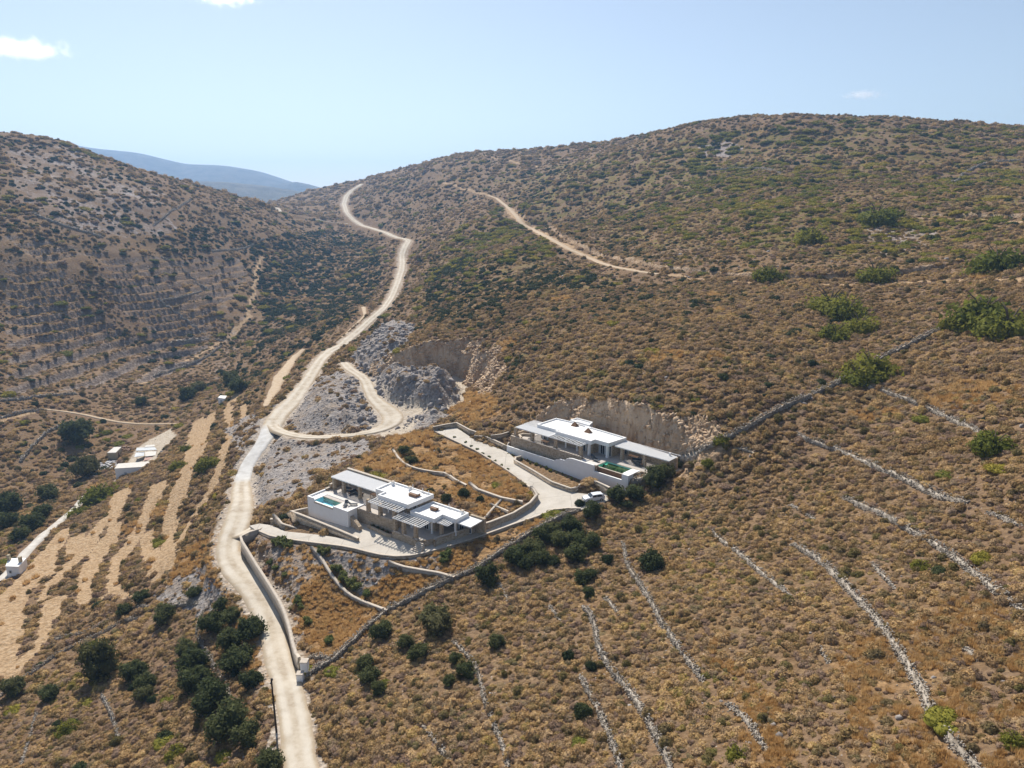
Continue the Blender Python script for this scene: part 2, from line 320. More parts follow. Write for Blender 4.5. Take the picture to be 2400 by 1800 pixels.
ROAD_SIDE = [(634,985,22),(642,1003,24),(663,1012,24),(690,1022,22),(720,1026,20),(774,1025,18),(837,1018,20),(890,1008,34),(925,990,46),(925,974,52),(900,955,42),(878,938,30),(866,915,26),(861,896,24),(850,882,24),(831,872,22),(815,861,24),(806,850,20)]
TRACK_UP = [(1145,458,5),(1165,465,7),(1192,487,8),(1216,512,11),(1222,525,12),(1270,548,11),(1310,570,12),(1335,583,12),(1380,605,9),(1430,623,8),(1500,636,8),(1545,642,7)]
TRACK_MID = [(712,818,8),(690,838,14),(668,866,22),(655,885,28),(648,905,22),(630,938,16),(620,955,12)]
TRACK_SMALL = [(852,719,10),(856,738,7),(834,760,5),(815,779,5),(793,798,5)]
PATH_WHITE = [(200,1162,12),(172,1196,14),(140,1222,15),(105,1250,16),(72,1282,18),(46,1312,19),(20,1345,20),(0,1362,22)]
PATH_VALLEY = [(105,959,6),(174,967,8),(231,981,8),(275,990,7),(333,996,6),(414,993,5)]
GATE_APRON = [(566,1240,60),(582,1240,54),(600,1239,46),(616,1239,36)]
lines = {}
for nm, P in (('main', ROAD_MAIN), ('branch', ROAD_BRANCH), ('side', ROAD_SIDE), ('up', TRACK_UP), ('mid', TRACK_MID), ('small', TRACK_SMALL), ('white', PATH_WHITE), ('valley', PATH_VALLEY), ('gate', GATE_APRON)):
    lines[nm] = road_line(P)
mainR = lines['main']
g_ = lines['gate']; z0_ = mainR[np.argmin(np.hypot(mainR[:, 0]-g_[0, 0], mainR[:, 1]-g_[0, 1])), 2]-.10; g_[:, 2] = np.linspace(z0_, zd1(g_[-1, 0], g_[-1, 1])-.04, len(g_))
mainR[:, 3] = np.maximum(mainR[:, 3], 3.4)
mainR[:, 3] = np.where(np.hypot(mainR[:, 0], mainR[:, 1]) > 600, np.maximum(mainR[:, 3], 5.5), mainR[:, 3])
for nm, k in (('branch', 5.0), ('side', 3.0), ('up', 2.8)): lines[nm][:, 3] = np.maximum(lines[nm][:, 3], k)
lines['valley'][:, 3] = np.clip(lines['valley'][:, 3], 1.0, 1.6)
for nm in ('branch', 'up', 'mid', 'small', 'valley', 'white', 'side', 'gate', 'main'): carve(lines[nm], shoulder=3.0 if nm in ('main', 'side', 'up') else 1.5, verge=nm in ('main', 'side'))
# ---------------------------------------------------------------- terraced fields on the far left hillside
terr = [q[:2] for q in hits(dens([(0,545),(120,560),(240,590),(330,600),(450,590),(560,600),(600,640),(540,720),(500,800),(480,850),(380,895),(150,920),(0,930),(0,545)], 30))]+[(-700, 330), (-700, 470)]
ii = spans(terr, 5); x = GX[ii]; y = GY[ii]
zz = Z[ii]+fbm(x, y, 35, 3)*1.6
inside = pip(x, y, terr); d, _, _ = seg_dist(x, y, terr, True); k = np.where(inside, sm(d/9), 0)*sm((fbm(x+9, y-40, 30, 2)+.5)/.2)
ST = 3.9; q_ = zz/ST; ph = q_-np.floor(q_); stepped = np.floor(q_)*ST+ST*np.where(ph < .80, ph*.12, .096+(ph-.80)/.20*.904)
Z[ii] += k*(stepped-zz)
ris = (ph > .76) & (k > 0.15); MASK['riser'][ii] = np.where(ris, 1.0, 0); MASK['block'][ii] = np.maximum(MASK['block'][ii], ris*.8)
# ---------------------------------------------------------------- what the ground is made of
g = lambda *P, **k: area_px('golden', P, **k)
g((835,1100),(880,1060),(930,1020),(1016,1015),(1060,1035),(1120,1065),(1200,1115),(1250,1160),(1190,1200),(1130,1210),(1040,1150),(950,1120))
g((660,1080),(700,1120),(690,1170),(600,1190),(620,1150))
g((700,1270),(860,1305),(940,1315),(1070,1290),(1200,1240),(1340,1200),(1320,1212),(1180,1290),(1060,1350),(900,1430),(830,1500),(760,1540),(715,1530),(690,1400),(640,1290))
g((520,1230),(500,1330),(560,1420),(620,1520),(640,1640),(600,1600),(560,1500),(520,1420),(440,1380),(380,1440),(400,1330),(460,1280))
g((1270,1000),(1190,960),(1140,985),(1060,985),(1000,960),(1060,925),(1120,915))
g((1900,1560),(2100,1500),(2300,1620),(2400,1650),(2400,1800),(2200,1800),(2000,1700), jit=4, js=9, val=.55)
g((1640,1480),(1700,1560),(1820,1700),(1850,1800),(1740,1800),(1700,1700), jit=3, js=9, val=.55)
g((2000,520),(2400,530),(2400,600),(2100,600), val=.35)
r = lambda *P, **k: area_px('rubble', P, **k)
r((600,1055),(640,1032),(760,1038),(880,1025),(870,1055),(800,1090),(740,1130),(690,1165),(600,1185),(585,1130), jit=1.0)
r((690,945),(720,905),(790,870),(845,882),(855,900),(872,960),(893,1003),(860,1008),(790,1018),(700,1013),(670,990), jit=.8)
r((825,845),(850,800),(900,760),(925,748),(975,765),(960,800),(905,840),(900,870),(850,872), jit=.8)
r((870,880),(1000,858),(1030,870),(1082,920),(1070,945),(1030,965),(960,958),(898,940), jit=.5)
r((985,965),(1040,958),(1060,975),(1010,1000),(950,1020),(935,1010), jit=.8)
r((420,1350),(480,1330),(520,1370),(530,1420),(460,1440),(400,1420),(350,1410),(390,1370), jit=1.5, js=2.5, val=.8)
r((520,1010),(600,960),(640,1000),(600,1050),(570,1130),(545,1130),(560,1060), jit=1.2, js=3, val=.8)
r((720,1285),(860,1305),(960,1315),(1060,1300),(1040,1340),(930,1330),(900,1350),(860,1400),(790,1345), jit=1.5, js=2.5, val=.75)
r((575,1250),(700,1275),(740,1300),(700,1380),(710,1530),(690,1540),(640,1420), jit=1.5, js=2.5, val=.6)
r((1160,800),(1180,830),(1150,860),(1100,920),(1090,900), jit=.5, val=.3)
area_px('pale', [(0,340),(150,350),(330,420),(420,470),(400,520),(300,545),(200,520),(80,490),(0,470)], jit=14, js=40, val=.62)
area_px('pale', [(1640,340),(1700,330),(1740,345),(1710,370),(1650,365)], jit=3, js=8, val=1)
area_px('pale', [(2060,520),(2180,530),(2200,580),(2080,600),(2030,570)], jit=4, js=8, val=.7)
area_px('pale', [(500,700),(560,720),(560,800),(520,900),(480,880),(540,800)], jit=5, js=10, val=.5)
area_px('bare', [(253,1140),(290,1110),(300,1080),(325,1050),(350,1030),(400,1005),(412,1020),(360,1080),(300,1095),(275,1128)], jit=.5)
c3 = lambda x, y, w: (x/3.456, 900+y/3.456, w/3.456)
STRIPS = [
 [c3(1920,70,50),c3(1850,190,50),c3(1852,260,40),c3(1872,330,40),c3(1845,430,45),c3(1810,560,55),c3(1790,680,60),c3(1740,790,60),c3(1680,900,65),c3(1600,1010,60),c3(1560,1110,60),c3(1490,1230,60),c3(1425,1300,65),c3(1385,1400,80),c3(1340,1500,100),c3(1270,1600,80)],
 [c3(1965,170,30),c3(1985,230,45),c3(1980,290,40)],
 [c3(1620,280,60),c3(1600,350,80),c3(1580,450,100),c3(1560,600,100),c3(1500,750,105),c3(1435,900,120),c3(1400,1050,100),c3(1385,1200,75),c3(1365,1330,80),c3(1300,1430,160),c3(1270,1520,120)],
 [c3(1715,240,50),c3(1690,330,60),c3(1650,430,70),c3(1630,540,60),c3(1600,620,50)],
 [c3(1190,1200,60),c3(1210,1330,80),c3(1240,1430,100)],
 [c3(1290,790,80),c3(1280,880,130),c3(1190,1050,80),c3(1120,1180,80),c3(1060,1290,80),c3(960,1430,75),c3(920,1550,75),c3(940,1650,75),c3(985,1720,50),c3(1100,1716,30)],
 [c3(1330,850,50),c3(1270,960,60),c3(1210,1030,50)],
 [c3(1000,850,120),c3(950,1000,100),c3(920,1130,60),c3(930,1180,70),c3(870,1280,100),c3(780,1400,105),c3(720,1520,100),c3(690,1650,80),c3(700,1760,80),c3(820,1740,40),c3(950,1660,60)],
 [c3(900,1050,60),c3(830,1120,60),c3(760,1230,80),c3(690,1330,105),c3(600,1440,80),c3(500,1540,60),c3(400,1640,60),c3(340,1760,50)],
 [c3(620,1230,80),c3(600,1380,90)],
 [c3(450,1731,120),c3(390,1931,90),c3(350,2071,60),c3(200,2231,55),c3(60,2400,70)],
 [c3(540,1170,60),c3(450,1290,80),c3(350,1430,120),c3(290,1560,200),c3(200,1620,170),c3(100,1721,140),c3(80,1901,135),c3(60,2151,100),c3(40,2351,90)],
 [c3(0,300,12),c3(370,205,14),c3(600,230,16)],
]
for P in STRIPS: strip_px('tan', P, jit=.4, js=3.0, width_scale=1.18)
strip_px('tan', [(1545,642,8),(1650,655,7),(1750,662,8),(1900,668,8),(2000,668,10),(2200,660,14),(2400,655,14)], jit=1.4, js=5, val=.95)
strip_px('tan', [(2050,505,6),(2150,510,6),(2400,520,8)], jit=1.2, js=5, val=.7)
strip_px('tan', [(1192,487,14),(1222,525,20),(1270,548,18),(1335,583,22),(1430,623,16),(1545,642,12)], jit=1.6, js=6, val=.75)
strip_px('tan', [(1040,428,3),(1080,440,4),(1145,458,5)], jit=1, js=6, val=.8)
strip_px('tan', [(1130,365,3),(1200,378,4),(1260,392,4)], jit=1.2, js=8, val=.8)
strip_px('tan', [(540,800,6),(580,740,6),(600,650,5),(610,600,4)], jit=1.5, js=5, val=.7)
strip_px('tan', [(330,900,5),(420,860,5),(520,800,6),(560,760,5)], jit=1.5, js=5, val=.6)
area_px('olive', [(1180,420),(1500,340),(1750,290),(2400,310),(2400,600),(1900,610),(1560,590),(1400,560),(1250,520)], jit=14, js=40)
area_px('olive', [(1000,620),(1230,560),(1450,680),(1400,900),(1200,900),(1120,780),(980,740)], jit=8, js=25, val=.6)
# the banks cut above the upper track show as bare earth
for P, h in (([(1216,505),(1270,535),(1330,568),(1400,596),(1470,615),(1560,632),(1700,645),(1900,655),(2080,648),(2180,632),(2300,612),(2400,600)], 1.7), ([(2000,498),(2100,503),(2250,508),(2400,512)], 1.4)):
    Q = np.array(hits(dens(P, 15))); ii = spans(Q, 14); x = GX[ii]; y = GY[ii]
    d, par, sd_ = seg_dist(x, y, smooth_line(Q[:, :2], 4)); up = sd_ > 0
    j = fbm(x, y, 7, 3)*1.0
    Z[ii] += np.where(up, sm((d+j)/1.3)*h*sm(1-d/12), -0.3*sm(1-d/3))*(0.75+0.6*fbm(x, y, 20, 2))
    MASK['cliff'][ii] = np.maximum(MASK['cliff'][ii], (up & (d+j*1.5 < 1.0) & (fbm(x, y, 9, 3) > -.2))*0.65)
# steep faces read as cut rock
dzr = np.gradient(Z, axis=0)/np.gradient(RS)[:, None]; dza = np.gradient(Z, axis=1)/(np.gradient(AZ)[None, :]*RS[:, None])
slope = np.hypot(dzr, dza)
near_cut = np.zeros_like(Z)
for poly, pad in ((quarry, 13), (cut2, 8)):
    ii = spans(poly, pad); d, _, _ = seg_dist(GX[ii], GY[ii], poly, True); near_cut[ii] = np.maximum(near_cut[ii], (d < pad)*1.0)
lx_ = (GX-H2.ox)*H2.c+(GY-H2.oy)*H2.s; ly_ = -(GX-H2.ox)*H2.s+(GY-H2.oy)*H2.c; near_cut[(ly_ < .5) & (lx_ < 24.5) & (lx_ > -16) & (ly_ > -14)] = 0
MASK['cliff'] = np.maximum(MASK['cliff'], near_cut*np.clip((slope-0.62)/0.3, 0, 1))
ii = np.nonzero(MASK['cliff'] > 0.3)
crag = fbm(GX[ii]*1.0+GY[ii]*.3, GY[ii]*.5, 4.0, 4)
Z[ii] += crag*1.8
# heaps of spoil and boulders stand proud
def heap(P, h, w, rough):
    poly = [q[:2] for q in hits(dens(list(P)+[P[0]], 20))]; ii = spans(poly, 2); x = GX[ii]; y = GY[ii]
    d, _, _ = seg_dist(x, y, poly, True); k = np.where(pip(x, y, poly), sm(d/w), 0)
    MASK['bare'][ii] *= 1-np.clip(k*3, 0, 1); Z[ii] += k*(h*(0.8+0.5*fbm(x, y, 9, 2))+rough*fbm(x, y, 2.6, 3))
heap([(872,890),(940,872),(1000,866),(1050,878),(1086,912),(1076,945),(1030,962),(960,957),(900,942)], 7.6, 7, 2.0)
heap([(825,845),(850,800),(900,762),(970,767),(958,800),(903,840),(890,868),(850,870)], 3.6, 8, 1.6)
heap([(690,945),(720,905),(790,872),(842,885),(860,930),(880,995),(790,1010),(700,1005)], 3.2, 8, 1.0)
heap([(985,968),(1040,962),(1050,978),(1005,998),(955,1012)], 1.6, 4, 1.2)
# soil of the long planter below the white wall
pl_ = [H2.w(-11.6, -3.4), H2.w(22.7, -3.4)]+[on_drive(*p) for p in ((1440,1164),(1420,1153),(1400,1145),(1380,1137),(1366,1138),(1352,1146),(1338,1149),(1293,1133),(1249,1106),(1207,1083),(1203,1070),(1190,1058))]
ii = spans(pl_, 2); ins_ = pip(GX[ii], GY[ii], pl_) & ~pip(GX[ii], GY[ii], drive); d, _, _ = seg_dist(GX[ii], GY[ii], pl_, True)
lx = (GX[ii]-H2.ox)*H2.c+(GY[ii]-H2.oy)*H2.s
k = np.where(ins_, 1, 0); Z[ii] = Z[ii]*(1-k)+np.interp(lx, [-11, -6, 2, 10, 22], [-56.85, -56.95, -57.25, -57.6, -57.7])*k; MASK['block'][ii] = np.maximum(MASK['block'][ii], k)
MASK['cliff'][ii] *= (1-k); MASK['rubble'][ii] *= (1-k); MASK['golden'][ii] *= (1-k)
for P, zz_ in ([(-11.6, -3.42), (9.0, -3.42), (9.0, -2.5), (-11.6, -2.5)], -56.7), ([(9.0, -3.42), (22.3, -3.42), (22.3, -1.4), (9.0, -1.4)], -57.1):
    P = [H2.w(*p) for p in P]; ii = spans(P, 1); k = pip(GX[ii], GY[ii], P); Z[ii] = np.where(k, np.minimum(Z[ii], zz_), Z[ii]); MASK['block'][ii] = np.maximum(MASK['block'][ii], k*1.0)
# ---------------------------------------------------------------- dry stone walls, traced on the land; uphill ground is benched behind them
DRY = [ # label, height, thickness, points
 ("long dry stone boundary wall climbing diagonally from the upper villa's pool to the bright green scrub", 1.5, .9, [(1480,1131),(1500,1126),(1545,1112),(1595,1085),(1660,1052),(1736,1014),(1790,982),(1844,955),(1910,928),(1986,890),(2029,863),(2094,830),(2159,797),(2213,770)]),
 ("grey dry stone wall running downhill to the right from the wall junction beside the big mastic patch", .8, .8, [(2019,903),(2060,915),(2116,933),(2170,955),(2235,987),(2295,1014)]),
 ("grey terrace wall crossing the slope right of the upper villa, second terrace down from the boundary wall", .8, .9, [(1864,1015),(1888,1031),(1953,1052),(2029,1085),(2105,1118),(2203,1166),(2268,1180)]),
 ("short tumbled piece of wall at the far right edge of the photo, right of the second terrace", .6, .8, [(2311,1199),(2350,1215),(2400,1237)]),
 ("pale dry stone terrace wall ending at the right edge, next above the widest rubble wall", .8, .7, [(1969,1166),(2010,1184),(2062,1204),(2159,1259),(2235,1307),(2322,1378),(2400,1438)]),
 ("longest and widest rubble terrace wall, running down the right foreground slope to the bottom edge", .7, 1.0, [(1855,1275),(1920,1313),(1975,1367),(2040,1438),(2083,1492),(2127,1562),(2170,1638),(2181,1682),(2235,1747),(2289,1800),(2310,1826)]),
 ("thin terrace wall with one large white stone in its lower end, in the middle of the right slope", .6, .7, [(1660,1237),(1690,1268),(1725,1290),(1779,1340),(1823,1375),(1855,1400)]),
 ("curving dry stone terrace wall below the dark trees, bending at a tumbled corner near the top", .8, .7, [(1459,1270),(1470,1329),(1519,1400),(1552,1465),(1606,1541),(1649,1600)]),
 ("short straight wall segment at the bottom, continuing the curving terrace wall after a gap", .7, .7, [(1703,1649),(1758,1698),(1796,1763)]),
 ("long pale terrace wall in the centre foreground, running down to the bottom edge left of the curving one", .9, .8, [(1367,1421),(1394,1465),(1400,1519),(1432,1573),(1486,1638),(1530,1714),(1562,1780),(1575,1826)]),
 ("dry stone wall at the bottom edge, immediately left of the long pale terrace wall", .8, .7, [(1356,1584),(1400,1660),(1432,1736),(1454,1800),(1462,1826)]),
 ("broken short wall just right of the tall narrow dark tree", .5, .6, [(1165,1362),(1180,1388),(1196,1417)]),
 ("broken dry stone wall running from the largest dark tree down to the bottom edge", .6, .6, [(1060,1502),(1107,1549),(1124,1588),(1134,1638),(1153,1689),(1173,1735),(1192,1798)]),
 ("tumbled wall fragment low in the left part of the thick brown scrub", .5, .6, [(990,1700),(1021,1739),(1056,1786)]),
 ("dry stone field wall bounding the lower villa's plot, from the white gate pier up to the driveway bend", 1.2, 1.15, [(718,1582),(750,1566),(784,1549),(827,1506),(877,1459),(908,1434),(974,1401),(1044,1366),(1064,1356),(1118,1335),(1174,1295),(1237,1256),(1284,1228),(1317,1214),(1353,1199)]),
 ("short dry stone cross wall closing the triangle above the white gate pier", 1.0, .6, [(724,1541),(760,1545),(784,1549)]),
 ("long dry stone wall on the lower left, running up to the right below the tilled strips", 1.0, .8, [(0,1632),(58,1592),(130,1540),(214,1499),(246,1485),(281,1462),(330,1450)]),
 ("upper of the two parallel dry stone walls on the lower left", .9, .8, [(116,1508),(139,1495),(197,1488),(229,1470),(260,1453),(304,1431),(347,1421)]),
 ("tumbled retaining wall under the white rubble left of the road", 1.0, .8, [(373,1433),(405,1421),(463,1415)]),
 ("curved white stone wall winding through the clump of dark trees left of the road", .8, .6, [(492,1415),(466,1450),(460,1482),(475,1517),(498,1551),(506,1580),(524,1598),(541,1641)]),
 ("low wall running down from the wind-bent olive tree", .6, .6, [(237,1627),(255,1661),(272,1705),(279,1737)]),
 ("faint tumbled wall left of the largest trees at the bottom left", .5, .6, [(373,1731),(380,1750),(384,1768)]),
 ("straight grassy wall line at the bottom left corner", .4, .5, [(87,1664),(80,1690),(72,1719),(49,1795)]),
 ("thick overgrown wall high on the left hillside below the pale scree", 2.2, 2.0, [(71,500),(110,515),(149,530),(200,545),(243,557)]),
 ("straight grey wall running downhill in the middle of the left terraces", 1.6, 1.3, [(366,702),(419,736),(452,766),(482,784)]),
 ("straight grey wall above the middle wall on the left hillside", 1.5, 1.2, [(377,601),(430,631),(471,672),(493,682)]),
 ("level grey wall joining the foot of the middle wall on the left terraces", 1.4, 1.2, [(523,799),(467,796),(400,803)]),
 ("curving grey wall sweeping down to the left at the foot of the left terraces", 1.4, 1.2, [(519,811),(482,841),(411,867),(359,882)]),
 ("level wall running left from the bend of the left hillside's walls", 1.3, 1.2, [(475,684),(422,699),(380,704)]),
 ("upper right wall of the left hillside near the gully", 1.3, 1.2, [(620,560),(575,583),(497,590)]),
 ("pale wall slanting down the upper part of the left hillside", 1.3, 1.2, [(448,467),(405,495),(359,530)]),
 ("curved wall at the far right high on the upper hill", 1.6, 1.4, [(2231,429),(2255,412),(2280,394),(2310,385),(2339,380),(2400,377)]),
 ("grey wall line high on the upper hill below the pale outcrop", 1.4, 1.4, [(1677,399),(1720,395),(1770,394),(1800,399),(1829,407)]),
 ("dry stone wall climbing left from the round dark tree by the farm", 1.4, 1.0, [(46,1085),(84,1039),(116,1010),(156,995)]),
 ("long dry stone wall crossing the far left slope above the valley path", 1.5, 1.1, [(0,940),(58,936),(100,930),(145,927),(179,923)]),
 ("tumbled wall just above the valley path at the left edge", 1.4, 1.1, [(0,981),(30,973),(58,966),(110,962)]),
 ("short white stone wall in the centre, left of the long pale terrace wall's upper end", .6, .6, [(1285,1417),(1300,1438),(1313,1455)]),
 ("short tumbled wall between the two central terrace walls", .6, .7, [(1418,1401),(1436,1424),(1453,1444)]),
 ("small wall fragment below the second terrace, right of the pool", .5, .7, [(1852,1183),(1880,1200),(1910,1217)]),
 ("small wall fragment beside the widest rubble wall, on its right", .5, .6, [(2040,1318),(2070,1352),(2098,1381)]),
 ("small curved wall fragment low on the slope left of the widest rubble wall", .5, .6, [(1910,1511),(1932,1532),(1944,1555)]),
 ("small wall fragment in the lower right, right of the widest rubble wall", .5, .6, [(2257,1516),(2278,1534),(2296,1550)]),
 ("short curved wall just below the boundary wall, near the upper villa", .6, .7, [(1722,1051),(1748,1054),(1770,1063)]),
]
DRYW = []
for lab, h, th, P in DRY:
    Q = np.array(hits(dens(P, 12))); Q[:, :2] = smooth_line(Q[:, :2], 1)
    s_ = np.concatenate([[0], np.cumsum(np.hypot(*np.diff(Q[:, :2], axis=0).T))]); n = max(4, int(s_[-1]/1.2)); t = np.linspace(0, s_[-1], n)
    DRYW.append((lab, h, th, np.stack([np.interp(t, s_, Q[:, 0]), np.interp(t, s_, Q[:, 1])], 1)))
for lab, h, th, L in DRYW:                          # terraces: the ground steps at each wall
    if h > 1.15 or np.hypot(*L.mean(0)) > 330: 
        ii = spans(L, 3); d, _, _ = seg_dist(GX[ii], GY[ii], L); MASK['block'][ii] = np.maximum(MASK['block'][ii], (d < th*.6)*1.0); continue
    ii = spans(L, 7); x = GX[ii]; y = GY[ii]; d, par, sd_ = seg_dist(x, y, L)
    th *= .8; ends = np.minimum(par, len(L)-1-par); ke = sm(ends/4)
    m = L[len(L)//2]; t = L[min(len(L)-1, len(L)//2+2)]-m; t = t/np.linalg.norm(t); nrm = np.array((-t[1], t[0]))
    upside = np.sign(gz(*(m+nrm*5))-gz(*(m-nrm*5))) or 1.0
    up = sd_*upside > 0
    Z[ii] += ke*np.where(up, .34*h*sm(1-(d-.2)/5), -.30*h*sm(1-d/4))*np.where(up, np.clip(d/.5, 0, 1), 1)
    MASK['block'][ii] = np.maximum(MASK['block'][ii], (d < th*.55)*1.0)
    MASK['rubble'][ii] = np.maximum(MASK['rubble'][ii], np.clip(1.0-d/.9+.8*fbm(x, y, 2, 2), 0, 1)*.35*(d < 1.2))
# ---------------------------------------------------------------- procedural materials
class NT:
    def __init__(s, name):
        s.m = bpy.data.materials.new(name); s.m.use_nodes = True; s.t = s.m.node_tree; s.b = s.t.nodes['Principled BSDF']
        s.b.inputs['Specular IOR Level'].default_value = 0.15; s.b.inputs['Roughness'].default_value = 0.9
        s.geo = None
    def n(s, kind, **kw):
        nd = s.t.nodes.new(kind)
        for k, v in kw.items():
            if hasattr(nd, k): setattr(nd, k, v)
        return nd
    def l(s, a, b): s.t.links.new(a, b)
    def pos(s, obj=False):
        if obj: return s.n('ShaderNodeTexCoord').outputs['Object']
        return s.n('ShaderNodeNewGeometry').outputs['Position']
    def noise(s, scale, detail=4, rough=.6, vec=None, dist=0):
        nd = s.n('ShaderNodeTexNoise'); nd.inputs['Scale'].default_value = scale; nd.inputs['Detail'].default_value = detail
        nd.inputs['Roughness'].default_value = rough; nd.inputs['Distortion'].default_value = dist
        s.l(vec if vec is not None else s.pos(), nd.inputs['Vector']); return nd.outputs['Fac']
    def vor(s, scale, feature='F1', out='Distance', vec=None, rnd=1.0):
        nd = s.n('ShaderNodeTexVoronoi', feature=feature); nd.inputs['Scale'].default_value = scale; nd.inputs['Randomness'].default_value = rnd
        s.l(vec if vec is not None else s.pos(), nd.inputs['Vector']); return nd.outputs[out]
    def ramp(s, fac, stops, interp='LINEAR'):
        nd = s.n('ShaderNodeValToRGB'); cr = nd.color_ramp; cr.interpolation = interp
        while len(cr.elements) < len(stops): cr.elements.new(0.5)
        for e, (p, c) in zip(cr.elements, stops):
            e.position = p; e.color = (*c, 1) if isinstance(c, tuple) else (c, c, c, 1)
        s.l(fac, nd.inputs[0]); return nd.outputs[0]
    def mix(s, fac, a, b, blend='MIX'):
        nd = s.n('ShaderNodeMix', data_type='RGBA', blend_type=blend)
        for sock, v in ((nd.inputs[0], fac), (nd.inputs[6], a), (nd.inputs[7], b)):
            if isinstance(v, (int, float)): sock.default_value = v
            elif isinstance(v, tuple): sock.default_value = (*v, 1)
            else: s.l(v, sock)
        return nd.outputs[2]
    def math(s, op, a, b=0.0, clamp=False):
        nd = s.n('ShaderNodeMath', operation=op, use_clamp=clamp)
        for sock, v in ((nd.inputs[0], a), (nd.inputs[1], b)):
            if isinstance(v, (int, float)): sock.default_value = v
            else: s.l(v, sock)
        return nd.outputs[0]
    def attr(s, name): return s.n('ShaderNodeAttribute', attribute_name=name).outputs['Fac']
    def soft(s, name, lo_=.35, hi=.6, scale=.35, amt=.9):
        f = s.math('ADD', s.attr(name), s.math('MULTIPLY', s.math('SUBTRACT', s.noise(scale, 5, .7), .5), amt)); return s.ramp(f, [(lo_, 0.), (hi, 1.)])
    def rnd(s): return s.n('ShaderNodeObjectInfo').outputs['Random']
    def bump(s, h, strength=.5, dist=.1):
        nd = s.n('ShaderNodeBump'); nd.inputs['Strength'].default_value = strength; nd.inputs['Distance'].default_value = dist
        s.l(h, nd.inputs['Height']); s.l(nd.outputs[0], s.b.inputs['Normal'])
    def col(s, c):
        if isinstance(c, tuple): s.b.inputs['Base Color'].default_value = (*c, 1)
        else: s.l(c, s.b.inputs['Base Color'])
        return s
def simple(name, c, rough=.7, var=.12, scale=3.0, metal=0.0, spec=.3, bump=0.0, obj=False):
    m = NT(name); f = m.noise(scale, 4, .6, vec=m.pos(obj)); lo_ = tuple(x*(1-var) for x in c); hi = tuple(min(1, x*(1+var)) for x in c)
    m.col(m.ramp(f, [(.3, lo_), (.7, hi)])); m.b.inputs['Roughness'].default_value = rough; m.b.inputs['Metallic'].default_value = metal
    m.b.inputs['Specular IOR Level'].default_value = spec
    if bump: m.bump(m.noise(scale*6, 3), bump, .02)
    return m.m
M = {}
def mk_ground():
    m = NT('hillside_soil'); P = m.pos()
    big = m.noise(.012, 3); mid = m.noise(.08, 4); fine = m.noise(1.4, 5, .7)
    soil = m.ramp(fine, [(.32, (.10, .062, .030)), (.5, (.19, .118, .058)), (.68, (.35, .24, .13))])
    soil = m.mix(m.math('MULTIPLY', m.ramp(mid, [(.42, 0.), (.62, 1.)]), .5), soil, (.25, .18, .125))
    # low brown cover merging into the soil, seen as speckle far away
    sp = m.vor(.55); spk = m.ramp(sp, [(.25, 1.), (.55, 0.)])
    soil = m.mix(m.math('MULTIPLY', spk, m.ramp(m.noise(.2, 3), [(.4, .15), (.6, .65)])), soil, m.ramp(m.vor(.55, out='Color'), [(.2, (.15, .11, .055)), (.5, (.24, .15, .08)), (.8, (.13, .12, .055))]))
    stones = m.ramp(m.vor(1.7), [(.12, 1.), (.2, 0.)]); so_ = m.math('MULTIPLY', stones, m.ramp(m.noise(.11, 3), [(.5, 0.), (.6, .9)]))
    soil = m.mix(so_, soil, (.42, .385, .35))
    soil = m.mix(m.ramp(m.noise(.02, 5, .6), [(.35, 0.), (.65, .6)]), soil, (.19, .125, .08))
    ol = m.math('MULTIPLY', m.soft('olive', .35, .8, .012, 1.0), m.ramp(m.noise(.075, 5, .65, dist=1.5), [(.46, 0.), (.56, .85)]))
    soil = m.mix(ol, soil, m.ramp(m.noise(.5, 4), [(.35, (.10, .088, .026)), (.65, (.21, .17, .045))]))
    c = soil
    gold = m.ramp(m.noise(.9, 5, .7), [(.3, (.20, .12, .055)), (.55, (.33, .205, .10)), (.75, (.42, .30, .17))])
    c = m.mix(m.soft('golden', .4, .75, .22, 1.3), c, gold)
    tan = m.ramp(m.noise(.9, 8, .8), [(.34, (.23, .15, .08)), (.46, (.36, .245, .14)), (.54, (.43, .305, .185)), (.68, (.47, .37, .26))])
    c = m.mix(m.soft('tan', .18, .34, 1.2, .4), c, tan)
    pal = m.ramp(m.noise(.5, 5, .8), [(.38, (.17, .125, .105)), (.5, (.30, .25, .225)), (.62, (.46, .42, .40))])
    c = m.mix(m.soft('pale', .45, .85, .05, 1.4), c, pal)
    rub = m.ramp(m.vor(1.5, out='Color'), [(.1, (.18, .16, .148)), (.5, (.265, .24, .225)), (.9, (.37, .34, .315))])
    rub = m.mix(m.ramp(m.noise(.25, 5), [(.45, 0.), (.62, .65)]), rub, (.29, .225, .165))
    c = m.mix(m.soft('rubble', .35, .7, .3, 1.0), c, rub)
    bare = m.ramp(m.noise(.6, 5), [(.35, (.40, .335, .255)), (.65, (.52, .455, .37))])
    c = m.mix(m.attr('bare'), c, bare)
    c = m.mix(m.attr('riser'), c, m.ramp(m.vor(1.1, out='Color'), [(.1, (.13, .10, .08)), (.6, (.24, .19, .155)), (.9, (.35, .29, .245))]))
    st = m.n('ShaderNodeMapping'); st.inputs['Scale'].default_value = (1, 1, .22); m.l(P, st.inputs[0])
    cl = m.ramp(m.noise(.32, 6, .65, vec=st.outputs[0], dist=1.0), [(.3, (.26, .165, .10)), (.45, (.47, .33, .21)), (.58, (.58, .45, .32)), (.72, (.55, .33, .15))])
    c = m.mix(m.attr('cliff'), c, cl)
    c = m.mix(m.math('MULTIPLY', m.attr('verge'), m.ramp(m.noise(1.2, 4), [(.35, .3), (.55, 1.)])), c, m.ramp(m.noise(1.5, 4), [(.4, (.36, .30, .235)), (.6, (.50, .44, .37))]))
    m.col(c)
